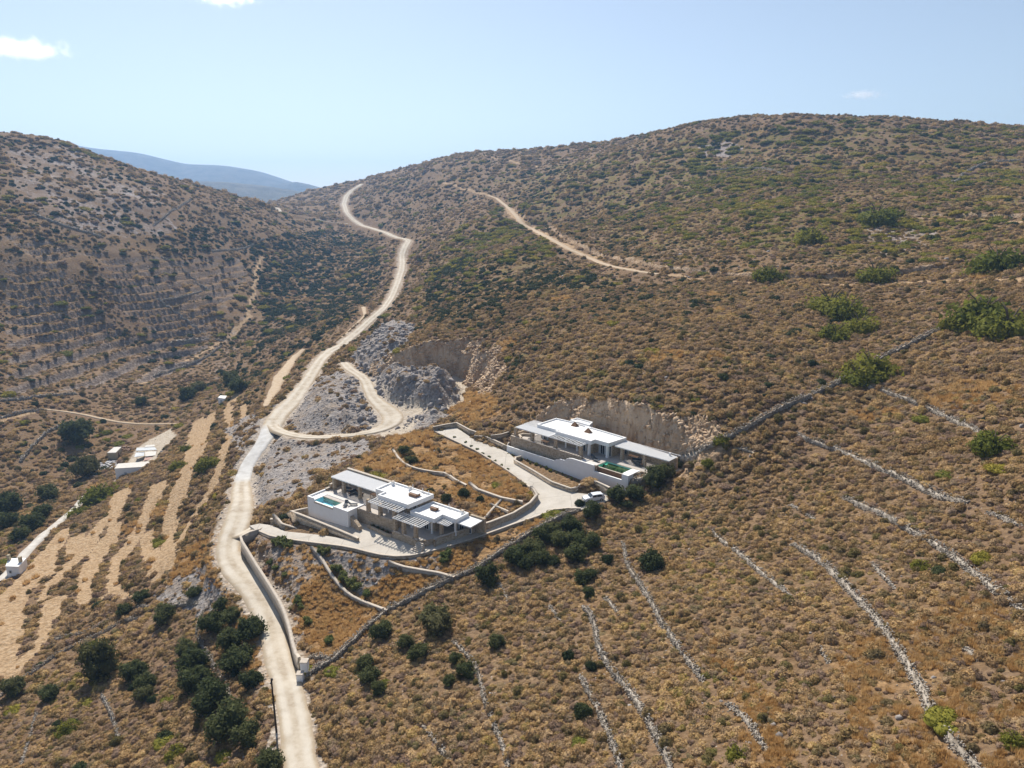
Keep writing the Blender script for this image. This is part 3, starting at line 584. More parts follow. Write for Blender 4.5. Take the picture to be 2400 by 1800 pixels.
    h = m.math('ADD', m.noise(1.1, 6, .75), m.math('MULTIPLY', m.vor(1.5), .8)); m.bump(h, .9, .35)
    m.b.inputs['Specular IOR Level'].default_value = .05
    return m.m
M['ground'] = mk_ground()
def mk_road():
    m = NT('dirt_road_surface'); a = m.attr('across')
    c = m.ramp(m.noise(.28, 8, .78), [(.34, (.31, .25, .18)), (.47, (.41, .35, .27)), (.55, (.47, .41, .325)), (.68, (.53, .48, .40))])
    sideg = m.ramp(m.math('ADD', m.math('ABSOLUTE', a), m.math('MULTIPLY', m.math('SUBTRACT', m.noise(.6, 5, .7), .5), .9)), [(.72, 0.), (1.0, .8)]); c = m.mix(sideg, c, (.40, .315, .215))
    rut = m.ramp(m.math('ABSOLUTE', a), [(.15, 0.), (.38, 1.), (.6, 1.), (.85, 0.)])
    c = m.mix(m.math('MULTIPLY', rut, m.ramp(m.noise(.25, 3), [(.3, .1), (.6, .8)])), c, (.55, .505, .43))
    c = m.mix(m.math('MULTIPLY', m.ramp(m.vor(3.5), [(.08, 1.), (.16, 0.)]), .5), c, (.42, .37, .31))
    con = m.attr('concrete'); c = m.mix(m.math('MULTIPLY', con, .85), c, m.ramp(m.noise(.5, 4), [(.35, (.47, .465, .45)), (.65, (.60, .60, .585))]))
    m.col(c); m.bump(m.noise(3, 5, .7), .4, .06); return m.m
M['road'] = mk_road()
def mk_track(name, a, b):
    m = NT(name); m.col(m.ramp(m.noise(.8, 6, .7), [(.3, a), (.7, b)])); m.bump(m.noise(3, 5), .4, .06); return m.m
M['track'] = mk_track('earth_track', (.36, .26, .165), (.52, .42, .30))
M['path'] = mk_track('pale_path', (.42, .39, .34), (.60, .57, .52))
def mk_drive():
    m = NT('cast_concrete'); c = m.ramp(m.noise(.3, 6, .7), [(.3, (.415, .375, .32)), (.5, (.49, .45, .39)), (.7, (.55, .51, .45))])
    c = m.mix(m.ramp(m.noise(1.6, 6, .8), [(.52, 0.), (.75, .35)]), c, (.34, .30, .25))
    j = m.vor(.14, feature='DISTANCE_TO_EDGE', rnd=.35); c = m.mix(m.ramp(j, [(.006, .5), (.012, 0.)]), c, (.22, .20, .175))
    m.col(c); m.bump(m.noise(4, 4), .25, .02); m.b.inputs['Roughness'].default_value = .8; return m.m
M['drive'] = mk_drive()
def mk_masonry(name, scale, tones, mortar):
    m = NT(name); P = m.pos(); mp = m.n('ShaderNodeMapping'); mp.inputs['Scale'].default_value = (1, 1, 1.7); m.l(P, mp.inputs[0])
    e = m.vor(scale, feature='DISTANCE_TO_EDGE', vec=mp.outputs[0]); c = m.ramp(m.vor(scale, out='Color', vec=mp.outputs[0]), tones)
    c = m.mix(m.ramp(m.noise(2.0, 4), [(.35, 0.), (.7, .35)]), c, tones[1][1])
    c = m.mix(m.ramp(e, [(.03, 1.), (.09, 0.)]), c, mortar); m.col(c)
    m.bump(m.ramp(e, [(0, 0.), (.12, 1.)]), .8, .05); return m.m
M['masonry'] = mk_masonry('tan_stone_masonry', 2.6, [(.15, (.30, .215, .135)), (.5, (.44, .34, .235)), (.85, (.56, .45, .33))], (.42, .36, .285))
M['coping'] = simple('wall_coping', (.47, .41, .34), .85, .15, 2.0)
M['render_wall'] = simple('pale_rendered_wall', (.40, .34, .27), .9, .14, 1.2)
def mk_drystone():
    m = NT('dry_stone'); r = m.rnd(); c = m.ramp(m.vor(2.2, out='Color'), [(.1, (.20, .17, .135)), (.5, (.33, .29, .24)), (.9, (.47, .42, .355))])
    c = m.mix(m.ramp(m.noise(3.5, 5, .7), [(.5, 0.), (.75, .6)]), c, (.20, .175, .145)); m.col(c); m.bump(m.noise(9, 4), .4, .03); return m.m
M['dry'] = mk_drystone()
def mk_rock(name, a, b, c3_):
    m = NT(name); c = m.ramp(m.noise(1.3, 6, .7), [(.3, a), (.5, b), (.7, c3_)]); m.col(c); m.bump(m.noise(3.5, 6, .7), .6, .12); return m.m
M['rock'] = mk_rock('grey_broken_rock', (.17, .15, .138), (.27, .245, .23), (.39, .36, .335))
M['white'] = simple('white_limewash', (.80, .80, .79), .75, .03, 1.0, spec=.2)
M['roofwhite'] = simple('white_roof_coating', (.78, .77, .75), .8, .035, .9, spec=.2)
M['slab'] = simple('light_roof_slab', (.70, .70, .69), .7, .04, .9, spec=.2)
M['paving'] = simple('pale_terrace_paving', (.44, .40, .36), .75, .09, 1.2)
M['deck'] = simple('pool_deck_plaster', (.60, .57, .53), .75, .05, 1.2)
M['glass'] = simple('dark_window_glass', (.025, .03, .04), .12, .1, 1, spec=.6)
M['shutter'] = simple('grey_shutter', (.42, .45, .47), .6, .05, 3)
M['wood'] = simple('weathered_brown_wood', (.20, .11, .06), .7, .25, 6)
M['charcoal'] = simple('charcoal_fabric', (.055, .065, .075), .8, .2, 6)
M['bark'] = simple('grey_bark', (.12, .09, .065), .9, .3, 5, bump=.4)
M['pole'] = simple('tarred_pole', (.055, .04, .03), .9, .25, 4)
def mk_leaf(name, stops, hue=.0, world=.06, spec=.12, trans=0.0):
    m = NT(name); r = m.rnd(); f = m.math('ADD', m.math('MULTIPLY', r, .5), m.math('SUBTRACT', m.math('MULTIPLY', m.noise(world, 4), 1.15), .2))
    f = m.math('ADD', f, m.math('MULTIPLY', m.math('SUBTRACT', m.noise(3.2, 2), .5), .5))
    m.col(m.ramp(m.math('SUBTRACT', f, .1), stops)); m.b.inputs['Roughness'].default_value = .85; m.b.inputs['Specular IOR Level'].default_value = spec
    if trans:                                      # thin dry leaves let the sun through
        c = m.b.inputs['Base Color'].links[0].from_socket; tb = m.n('ShaderNodeBsdfTranslucent'); m.l(c, tb.inputs[0])
        mx = m.n('ShaderNodeMixShader'); mx.inputs[0].default_value = trans; m.l(m.b.outputs[0], mx.inputs[1]); m.l(tb.outputs[0], mx.inputs[2])
        m.l(mx.outputs[0], m.t.nodes['Material Output'].inputs['Surface'])
    return m.m
M['cushion'] = mk_leaf('dry_cushion_foliage', [(.08, (.18, .115, .058)), (.2, (.41, .27, .14)), (.32, (.20, .15, .06)), (.44, (.53, .35, .165)), (.55, (.27, .195, .115)), (.66, (.49, .345, .20)), (.78, (.56, .39, .17)), (.93, (.26, .22, .06))], trans=.36)
M['dusty'] = mk_leaf('mauve_brown_foliage', [(.15, (.16, .11, .075)), (.4, (.31, .21, .145)), (.6, (.38, .27, .19)), (.85, (.25, .21, .09))], trans=.42)
M['bush'] = mk_leaf('dark_evergreen_foliage', [(.1, (.030, .042, .020)), (.4, (.045, .062, .024)), (.65, (.068, .080, .030)), (.9, (.095, .092, .042))], world=.03, trans=.2)
M['green'] = mk_leaf('yellow_green_foliage', [(.1, (.12, .13, .03)), (.4, (.21, .21, .036)), (.65, (.29, .25, .042)), (.9, (.38, .30, .055))], world=.03, trans=.3)
M['straw'] = mk_leaf('golden_dry_grass', [(.1, (.36, .21, .08)), (.4, (.50, .31, .125)), (.7, (.60, .41, .19)), (.95, (.46, .31, .15))], world=.1, trans=.5)
M['treeleaf'] = mk_leaf('dark_tree_foliage', [(.1, (.062, .078, .034)), (.4, (.092, .11, .044)), (.7, (.125, .135, .055)), (.95, (.17, .16, .075))], world=.05, trans=.45)
M['heath'] = mk_leaf('olive_brown_foliage', [(.1, (.12, .10, .045)), (.3, (.22, .165, .085)), (.5, (.16, .14, .045)), (.7, (.29, .21, .11)), (.9, (.20, .18, .055))], trans=.4)
M['pineleaf'] = mk_leaf('olive_tree_foliage', [(.1, (.07, .075, .03)), (.5, (.11, .11, .042)), (.9, (.17, .15, .06))], world=.05, trans=.3)
# ---------------------------------------------------------------- the ground sheet
def build_ground():
    # scrub keeps within the frame; everything else runs on to the horizon
    V = np.stack([GX, GY, Z], -1).reshape(-1, 3)
    i = np.arange(NR-1)[:, None]*NA; j = np.arange(NA-1)[None, :]
    q = np.stack([i+j, i+NA+j, i+NA+j+1, i+j+1], -1).reshape(-1, 4)[:, ::-1]
    i = np.arange(NR-1)*NA; wrap = np.stack([i+NA-1, i, i+NA, i+2*NA-1], -1)
    q = np.concatenate([q, wrap])
    # centre cap
    cidx = len(V); V = np.concatenate([V, [[0, 0, float(Z[0].mean())]]])
    cap = [[cidx, k+1 if k+1 < NA else 0, k, k] for k in range(NA)]
    att = {k: np.concatenate([a.ravel(), [0]]) for k, a in MASK.items()}
    me = mesh_np('ground', V, q, M['ground'], smooth=True, attrs=att)
    o = link('ground', me); tag(o, kind='structure')
    mb = MB(); mb.add([tuple(V[k]) for k in range(NA)]+[tuple(V[cidx])], [(NA, (k+1) % NA, k) for k in range(NA)]); tag(mb.build('ground_centre', M['ground']), kind='structure')
build_ground()
# ---------------------------------------------------------------- road ribbons
def ribbon(name, R, mat_, nx=7, lift=0.03, edge=.35, attrs_extra=None, skirt=.7):
    n = len(R); t = np.gradient(R[:, :2], axis=0); t /= np.linalg.norm(t, axis=1)[:, None]+1e-9; nn = np.stack([-t[:, 1], t[:, 0]], 1)
    V = []; A = []; Ex = []
    offs = np.linspace(-1, 1, nx)
    e1 = fbm(R[:, 0]+5, R[:, 1], 3, 3)*edge; e2 = fbm(R[:, 0], R[:, 1]+50, 3, 3)*edge
    for k in range(n):
        hw = R[k, 3]/2
        for idx, o in enumerate([-1.0]+list(offs)+[1.0]):
            w = hw+(e1[k] if o < 0 else e2[k])*abs(o); p = R[k, :2]+nn[k]*o*w
            z = R[k, 2]+lift+0.05*(1-o*o)-(skirt if idx in (0, nx+1) else 0)
            if idx in (0, nx+1): p = R[k, :2]+nn[k]*o*(w+.25)
            V.append((p[0], p[1], z)); A.append(o); Ex.append(attrs_extra(k) if attrs_extra else 0)
    m = nx+2; q = [[k*m+j, k*m+j+1, (k+1)*m+j+1, (k+1)*m+j] for k in range(n-1) for j in range(m-1)]
    q = np.array(q)[:, ::-1]
    me = mesh_np(name, V, q, mat_, smooth=True, attrs={'across': A, 'concrete': Ex}); o = link(name, me); tag(o, kind='structure'); return o
cz = [hit(636, 1000)[1], hit(571, 1128)[1]]
def conc(k):
    y = mainR[k, 1]; return float(np.clip((cz[0]+1-y)/3, 0, 1)*np.clip((y-cz[1])/1.0, 0, 1)) if mainR[k, 0] < -50 else 0.0
ribbon('dirt_road', mainR, M['road'], attrs_extra=conc, lift=.05)
ribbon('side_road', lines['side'], M['road'], lift=.02)
ribbon('gate_apron', lines['gate'], M['road'], lift=.035, edge=.15, skirt=.4)
ribbon('valley_road', lines['branch'], M['road'], nx=3)
ribbon('hillside_track', lines['up'], M['track'], nx=5, edge=.5)
ribbon('earth_track', lines['mid'], M['track'], nx=5, edge=.8)
ribbon('narrow_track', lines['small'], M['track'], nx=3, edge=.4)
ribbon('pale_path', lines['white'], M['path'], nx=3)
ribbon('valley_path', lines['valley'], M['track'], nx=3)
# driveway sheet
def cdt_sheet(name, poly, zf, mat_, step=1.6, skirt=.5, lift=0.0):
    P = np.array(poly)
    pts_ = [Vector(p) for p in poly]
    xs = np.arange(P[:, 0].min(), P[:, 0].max(), step); ys = np.arange(P[:, 1].min(), P[:, 1].max(), step)
    gx, gy = np.meshgrid(xs, ys); gx = gx.ravel(); gy = gy.ravel(); m = pip(gx, gy, poly); d, _, _ = seg_dist(gx, gy, poly, True); m &= d > step*.4
    allp = pts_+[Vector((a, b)) for a, b in zip(gx[m], gy[m])]; n = len(pts_)
    vs, es, fs, *_ = geometry.delaunay_2d_cdt(allp, [(i, (i+1) % n) for i in range(n)], [], 1, 1e-5)
    vv = np.array([tuple(v) for v in vs]); z = zf(vv[:, 0], vv[:, 1])+lift
    V = [(a, b, c) for (a, b), c in zip(vv, z)]
    from collections import Counter
    cnt = Counter(tuple(sorted((f[i], f[(i+1) % 3]))) for f in fs for i in range(3))
    F = [tuple(f) for f in fs]; k = len(V); low = {}
    for (a, b), c in cnt.items():
        if c == 1:
            for q in (a, b):
                if q not in low: low[q] = len(V); V.append((V[q][0], V[q][1], V[q][2]-skirt))
            F.append((a, b, low[b], low[a]))
    me = bpy.data.meshes.new(name); me.from_pydata(V, [], F); me.materials.append(mat_); me.update(); o = link(name, me); tag(o, kind='structure'); return o
cdt_sheet('concrete_driveway', drive, zdrive, M['drive'])
# ---------------------------------------------------------------- far hills beyond the saddle
def far_hill(name, P, Y, depth, drop, mat_, n=160):
    P = np.array(P, float); us = np.linspace(P[0, 0], P[-1, 0], n); vv = np.interp(us, P[:, 0], P[:, 1])
    for _ in range(6): vv[1:-1] = (vv[:-2]+2*vv[1:-1]+vv[2:])/4
    crest = np.array([at(u, v, Y=Y) for u, v in zip(us, vv)]); rows = []
    prof = [(-1.0, 0.0), (-.8, .12), (-.6, .3), (-.4, .52), (-.2, .8), (-.08, .95), (0, 1.0), (.1, .96), (.4, .6), (.8, .2), (1.2, 0)]
    for a, h in prof:
        y = Y+a*depth; sc = y/Y
        x = crest[:, 0]*sc; z0 = -drop; z = z0+(crest[:, 2]-z0)*h
        z = z+(fbm(x, np.full_like(x, y*1.0), depth*.25, 4)*(crest[:, 2]-z0).clip(5)*.16)*(0 if a == 0 else 1)*min(1, abs(a)*4)
        rows.append(np.stack([x, np.full_like(x, y), z], 1))
    V = np.concatenate(rows); q = [[r*n+k, r*n+k+1, (r+1)*n+k+1, (r+1)*n+k] for r in range(len(prof)-1) for k in range(n-1)]
    o = link(name, mesh_np(name, V, np.array(q), mat_, smooth=True)); tag(o, kind='structure'); return o
def mk_far(name, a, b):
    m = NT(name); m.col(m.ramp(m.noise(.015, 8, .75), [(.35, a), (.65, b)])); m.bump(m.noise(.02, 6, .7), .8, 12); return m.m
M['far'] = mk_far('distant_scrub', (.07, .07, .06), (.15, .14, .12))
far_hill('blue_hills', [(-500,420),(0,330),(150,335),(212,347),(325,358),(434,385),(520,387),(608,401),(660,418),(705,434),(745,438),(800,452),(1000,500)], 4200, 1500, 150, M['far'])
far_hill('blue_hill_spur', [(560,470),(630,436),(672,428),(694,426),(725,432),(752,440),(800,462)], 3600, 500, 100, M['far'])
far_hill('middle_hill', [(200,470),(340,432),(434,424),(520,426),(608,434),(700,448),(780,465),(900,500)], 2500, 700, 100, M['far'])
# ---------------------------------------------------------------- foliage shapes
def ico(sub):
    bm = bmesh.new(); bmesh.ops.create_icosphere(bm, subdivisions=sub, radius=1); V = np.array([v.co[:] for v in bm.verts]); Fc = np.array([[v.index for v in f.verts] for f in bm.faces]); bm.free(); return V, Fc
ICO = {k: ico(k) for k in (1, 2, 3)}
def lump(V, R, amp_, seed, freq=2.2):
    r_ = np.random.default_rng(seed); out = np.ones(len(V))
    for _ in range(9):
        d = r_.normal(size=3); d /= np.linalg.norm(d); out += amp_*np.sin(freq*2*(V @ d)+r_.random()*6.3)*.35
    return out
def tris(P, N, size, r_, stretch=1.6):
    """one leaf-sized triangle at each point, roughly facing along N"""
    n = len(P); a = r_.normal(size=(n, 3)); N = N+r_.normal(size=(n, 3))*.55; N /= np.linalg.norm(N, axis=1)[:, None]
    u = np.cross(N, a); u /= np.linalg.norm(u, axis=1)[:, None]+1e-9; w = np.cross(N, u); s = (size*(.6+.8*r_.random(n)))[:, None]
    V = np.stack([P-u*s*.6, P+u*s*.6, P+w*s*stretch], 1).reshape(-1, 3); return V, np.arange(3*n).reshape(-1, 3)
def dome(name, mat_, seed, nleaf=170, h=.75, size=.2, sub=2, lobes=1, amp_=.16, spread=0.5):
    r_ = np.random.default_rng(seed); Vs = []; Fs = []; k = 0
    cs = [(0, 0, 1.0)] if lobes == 1 else [(math.cos(t)*spread*r_.uniform(.7, 1.1), math.sin(t)*spread*r_.uniform(.7, 1.1), r_.uniform(.45, .68)) for t in np.linspace(0, 6.28, lobes, endpoint=False)]+[(0, 0, .7)]
    for cx, cy, R in cs:
        V, Fc = ICO[sub]; V = V.copy(); f = lump(V, R, amp_, seed+abs(int(cx*99))); V = V*f[:, None]*R*.86; V[:, 2] *= h
        keep = V[:, 2] > -.12*R; fm = keep[Fc].any(1); V[:, 2] = np.maximum(V[:, 2], -.18*R); V += (cx, cy, 0)
        Vs.append(V); Fs.append(Fc[fm]+k); k += len(V)
        n = int(nleaf*R*R); d = r_.normal(size=(n, 3)); d[:, 2] = np.abs(d[:, 2])*1.1-.1; d /= np.linalg.norm(d, axis=1)[:, None]
        f = lump(d, R, amp_, seed+abs(int(cx*99))); P = d*f[:, None]*R*r_.uniform(.78, 1.02, n)[:, None]; P[:, 2] *= h; P += (cx, cy, 0)
        tv, tf = tris(P, d, size*max(R, .5), r_); Vs.append(tv); Fs.append(tf+k); k += len(tv)
    me = mesh_np(name, np.concatenate(Vs), np.concatenate(Fs), mat_); return me
def tuft(name, mat_, seed, n=150):
    r_ = np.random.default_rng(seed); a = r_.random(n)*6.28; rr = np.sqrt(r_.random(n))*.75; lean = r_.uniform(.1, .75, n)*1.0
    b = np.stack([rr*np.cos(a), rr*np.sin(a), np.zeros(n)], 1); a2 = a+r_.normal(size=n)*.7
    tip = b+np.stack([np.cos(a2)*lean*.6, np.sin(a2)*lean*.6, r_.uniform(.45, .95, n)], 1); w = np.stack([-np.sin(a2), np.cos(a2), np.zeros(n)], 1)*.06
    V = np.stack([b-w, b+w, tip], 1).reshape(-1, 3); return mesh_np(name, V, np.arange(3*n).reshape(-1, 3), mat_)
def boulder(name, mat_, seed, sub=1):
    V, Fc = ICO[sub]; r_ = np.random.default_rng(seed); V = V.copy()
    for _ in range(10):
        d = r_.normal(size=3); d /= np.linalg.norm(d); c = r_.uniform(.38, .75); p = V @ d; V -= np.where(p > c, p-c, 0)[:, None]*d[None, :]
    V *= r_.uniform(.75, 1.25, 3); return mesh_np(name, V*1.15, Fc, mat_)
M['cragrock'] = mk_rock('tan_cut_rock', (.28, .19, .12), (.48, .35, .23), (.60, .47, .34))
TPL = {
 'cushion': [dome('cushion_shrub', M['cushion'], s, 210, h=r_h, size=.17, amp_=.2) for s, r_h in ((1, .72), (2, .6), (3, .85), (4, .68))]+[dome('cushion_shrub', M['dusty'], s, 230, h=.8, size=.2, lobes=3) for s in (5, 6)]+[dome('cushion_shrub', M['cushion'], 9, 260, h=.7, size=.17, lobes=4, spread=.6)],
 'bush': [dome('dark_bush', M['bush'], s, 420, h=.9, size=.16, lobes=5, amp_=.2) for s in (11, 12, 13)]+[dome('dark_bush', M['bush'], 14, 420, h=1.1, size=.16, lobes=3, amp_=.2)],
 'green': [dome('green_shrub', M['green'], s, 420, h=.5, size=.15, lobes=6, spread=.65) for s in (21, 22, 23)],
 'heath': [dome('heath_shrub', M['heath'], s, 300, h=hh, size=.19, lobes=lb, amp_=.22) for s, hh, lb in ((51, 1.0, 3), (52, .85, 4), (53, 1.1, 1))],
 'straw': [tuft('grass_tuft', M['straw'], s) for s in (31, 32, 33)],
 'stone': [boulder('stone', M['rock'], s) for s in (41, 42, 43, 44)],
 'crag': [boulder('rock_ledge', M['cragrock'], s, 1) for s in (45, 46, 47, 48)],
}
# ---------------------------------------------------------------- scattering
def zone(P, fill=0):
    return [q[:2] for q in hits(dens(list(P)+[P[0]], 30))]
ZN = {
 'juniper': [(zone([(1000,640),(1100,600),(1230,590),(1380,640),(1480,700),(1440,790),(1250,800),(1130,790),(1000,760)]), .15),
             (zone([(600,560),(760,540),(880,560),(900,640),(860,720),(760,780),(660,860),(560,900),(500,930),(520,870),(620,800),(620,700),(570,620)]), .11),
             (zone([(1150,640),(1700,660),(1980,760),(1900,900),(1560,1020),(1400,900),(1200,900),(1180,800)]), .05),
             (zone([(1200,400),(1500,380),(1560,620),(1300,560),(1180,500)]), .022),
             (zone([(360,520),(520,540),(640,570),(600,640),(480,620),(380,580)]), .05),
             (zone([(0,930),(300,1060),(180,1200),(0,1300)]), .03),
             (zone([(0,330),(300,400),(600,490),(600,560),(300,540),(0,500)]), .010)],
 'mastic': [(zone([(1500,430),(1700,380),(2000,400),(2400,400),(2400,600),(1900,600),(1560,560)]), .035),
            (zone([(1300,440),(1560,330),(1900,280),(2400,300),(2400,420),(1500,520)]), .013),
            (zone([(1100,500),(1250,470),(1300,600),(1150,640),(1040,700),(1000,640)]), .03)],
}
def scatter(rmin, rmax, cell, seed):
    """jittered points, even over the ground, inside the camera's sector"""
    r_ = np.random.default_rng(seed); n = int((rmax**2-rmin**2)*math.radians(104)/2/cell**2)
    rr = np.sqrt(r_.random(n)*(rmax**2-rmin**2)+rmin**2); az = np.radians(-52+104*r_.random(n)); x = rr*np.sin(az); y = rr*np.cos(az)
    key = np.floor(x/(cell*.8)).astype(np.int64)*100003+np.floor(y/(cell*.8)).astype(np.int64)
    _, u = np.unique(key, return_index=True); return x[u], y[u], r_
def mval(k, x, y): return gz(x, y, MASK[k])
INST = {k: [] for k in TPL}
for r0, r1, cell, sz_ in ((30, 140, 2.1, .66), (140, 300, 2.4, .9), (300, 560, 3.4, .98), (560, 1100, 5.5, 1.2)):
    x, y, r_ = scatter(r0, r1, cell, 611+int(r0)); n = len(x); pt = fbm(x+90, y, 30, 3)
    ok = (np.maximum.reduce([mval(k, x, y) for k in ('block', 'tan', 'bare', 'rubble', 'cliff')]) < .3) & (r_.random(n) < .62+.9*pt) & (mval('golden', x, y)*.8 < r_.random(n))
    s = sz_*(.6+.75*r_.random(n)**1.7); INST['heath'].append((x[ok], y[ok], s[ok], s[ok]*(.75+.4*r_.random(ok.sum())), r_.integers(0, 3, ok.sum())))
for r0, r1, cell in ((30, 130, .64), (130, 260, .94), (260, 480, 1.9), (480, 800, 3.6), (800, 1300, 6.5)):
    x, y, r_ = scatter(r0, r1, cell, int(r0)); n = len(x)
    blk = np.maximum.reduce([mval(k, x, y) for k in ('block', 'tan', 'bare')]); cl = mval('cliff', x, y); vg = mval('verge', x, y); rb = mval('rubble', x, y); gd = mval('golden', x, y); pl = mval('pale', x, y)
    u = r_.random(n); patch = fbm(x, y, 14, 3)
    ok = (blk < .12) & (cl < .25) & (vg < .75) & (u > rb*.93) & (u > pl*.55) & (u > .05+.30*np.clip(-patch-.05, 0, 1)*2)
    ok &= (u > gd*.72) | (gd < .6)
    if r0 >= 260: ok &= (r_.random(n) < (.95 if r0 < 480 else .62)+.5*patch)
    s = cell*(.40+.62*r_.random(n)**2.4)*(1+.35*np.clip(patch, -.5, 1))*(.85 if r0 >= 260 else 1.5); s = np.where(gd > .5, s*.75, s)
    INST['cushion'].append((x[ok], y[ok], s[ok], s[ok]*(.7+.5*r_.random(ok.sum())), r_.integers(0, 7, ok.sum())))
for r0, r1, cell in ((48, 150, .55), (150, 260, .9)):
    x, y, r_ = scatter(r0, r1, cell, 77+int(r0)); gd = mval('golden', x, y); blk = np.maximum(mval('block', x, y), mval('bare', x, y)); n = len(x); pt = fbm(x, y, 5, 3)
    ok = (gd > .45) & (blk < .3) & (pt > -.22) & (mval('rubble', x, y)*1.2 < r_.random(n))
    ok |= (blk < .3) & (mval('tan', x, y) < .3) & (mval('rubble', x, y) < .3) & (fbm(x+200, y, 22, 3) > .42)
    ok |= (mval('tan', x, y) > .5) & (mval('block', x, y) < .3) & (r_.random(n) < .02)
    ok &= mval('cliff', x, y) < .3
    s = cell*(.55+.6*r_.random(n)); INST['straw'].append((x[ok], y[ok], s[ok], s[ok]*(.9+.6*r_.random(ok.sum())), r_.integers(0, 3, ok.sum())))
for r0, r1, cell in ((48, 150, .75), (150, 230, .85), (230, 340, 1.4)):
    x, y, r_ = scatter(r0, r1, cell, 177+int(r0)); rb = mval('rubble', x, y); blk = mval('block', x, y); n = len(x)
    ok = (rb > .35) & (blk < .3) & (mval('bare', x, y) < 2) & (r_.random(n) < .75)
    ok |= (blk < .3) & (r_.random(n) < .02) & (mval('tan', x, y) < .3)
    ok |= (blk < .3) & (r_.random(n) < .55) & (mval('verge', x, y) > .35) & (mval('verge', x, y) < .9)
    oc = (blk < .3) & (fbm(x-60, y+30, 9, 3) > .46) & (fbm(x, y+300, 45, 2) > .05) & (mval('tan', x, y) < .3) & (r_.random(n) < .3); ok |= oc
    s = cell*(.14+.42*r_.random(n)**2.6)*np.where(oc, 1.9, 1); INST['stone'].append((x[ok], y[ok], s[ok], s[ok]*(.5+.4*r_.random(ok.sum())), r_.integers(0, 4, ok.sum())))
x, y, r_ = scatter(140, 285, .42, 4321); cf = mval('cliff', x, y)*gz(x, y, near_cut); ok = (cf > .3) & (mval('block', x, y) < .2) & (r_.random(len(x)) < .7) & (np.hypot(x-15, y-160)+0*x < 120)
INST['crag'].append((x[ok], y[ok], .22+.75*r_.random(ok.sum())**2.2, .25+.7*r_.random(ok.sum())**1.5, r_.integers(0, 4, ok.sum())))
# bigger boulders on the quarry's heaps
x, y, r_ = scatter(185, 300, 1.5, 999); rb = mval('rubble', x, y); sl_ = gz(x, y); n = len(x)
hp = np.zeros(n, bool)
for P in ([(870,880),(1000,858),(1030,870),(1082,920),(1070,945),(1030,965),(960,958),(898,940)], [(825,845),(850,800),(900,760),(925,748),(975,765),(960,800),(905,840),(900,870),(850,872)], [(985,965),(1040,958),(1060,975),(1010,1000),(950,1020),(935,1010)], [(800,890),(850,880),(885,1000),(850,1010),(820,960)]):
    hp |= pip(x, y, zone(P))
ok = hp & (mval('block', x, y) < .2); s = .45+1.15*r_.random(n)**2.2
INST['stone'].append((x[ok], y[ok], s[ok], s[ok]*.8, r_.integers(0, 4, ok.sum())))
for kind, zz_, base_ in (('bush', ZN['juniper'], ((48, 260, .005), (260, 520, .010), (520, 1000, .0035))), ('green', ZN['mastic'], ((48, 260, .003), (260, 520, .004), (520, 1000, .002)))):
    for r0, r1, b in base_:
        x, y, r_ = scatter(r0, r1, 2.0 if r0 < 500 else 3.2, 300+int(r0)+len(kind)); n = len(x); cellA = (2.0 if r0 < 500 else 3.2)**2
        p = np.full(n, b)
        for poly, dn in zz_: p = np.where(pip(x, y, poly), np.maximum(p, dn), p)
        p = p*(1+2.4*fbm(x+7, y, 28, 3)).clip(.12)*(mval('tan', x, y) < .3)
        if kind == 'bush': p = p*np.where(mval('golden', x, y) > .5, .3, 1)
        ok = (r_.random(n) < p*cellA) & (mval('block', x, y) < .2) & (mval('cliff', x, y) < .2) & (mval('bare', x, y) < .2) & (mval('rubble', x, y) < .5)
        k = ok.sum(); far = np.clip((np.hypot(x[ok], y[ok])-150)/400, 0, 1)
        s = (.95+.85*far)*(.55+1.0*r_.random(k)**1.5)*(1.0 if kind == 'bush' else 1.7)
        INST[kind].append((x[ok], y[ok], s, s*(.85+.4*r_.random(k)), r_.integers(0, len(TPL[kind]), k)))
LBL = {'cushion': ('low rounded golden-brown cushion shrub', 'shrub', 'dry cushion shrubs', 'dry_scrub'),
       'bush': ('small dark evergreen bush', 'bush', 'small dark bushes', 'distant_bushes'),
       'green': ('low spreading yellow-green shrub', 'shrub', 'yellow-green shrubs', 'distant_green_shrubs'),
       'straw': ('tuft of golden dry grass on the bank', 'grass', 'golden grass tufts on the banks', 'dry_grass'),
       'heath': ('olive-brown shrub taller than its neighbours', 'shrub', 'taller olive-brown shrubs', 'distant_heath'),
       'crag': ('ledge of tan cut rock on the excavated face', 'rock', 'ledges', 'rock_face'),
       'stone': ('loose grey stone lying on the rubble slope', 'stone', 'loose stones of the rubble slopes', 'loose_rubble')}
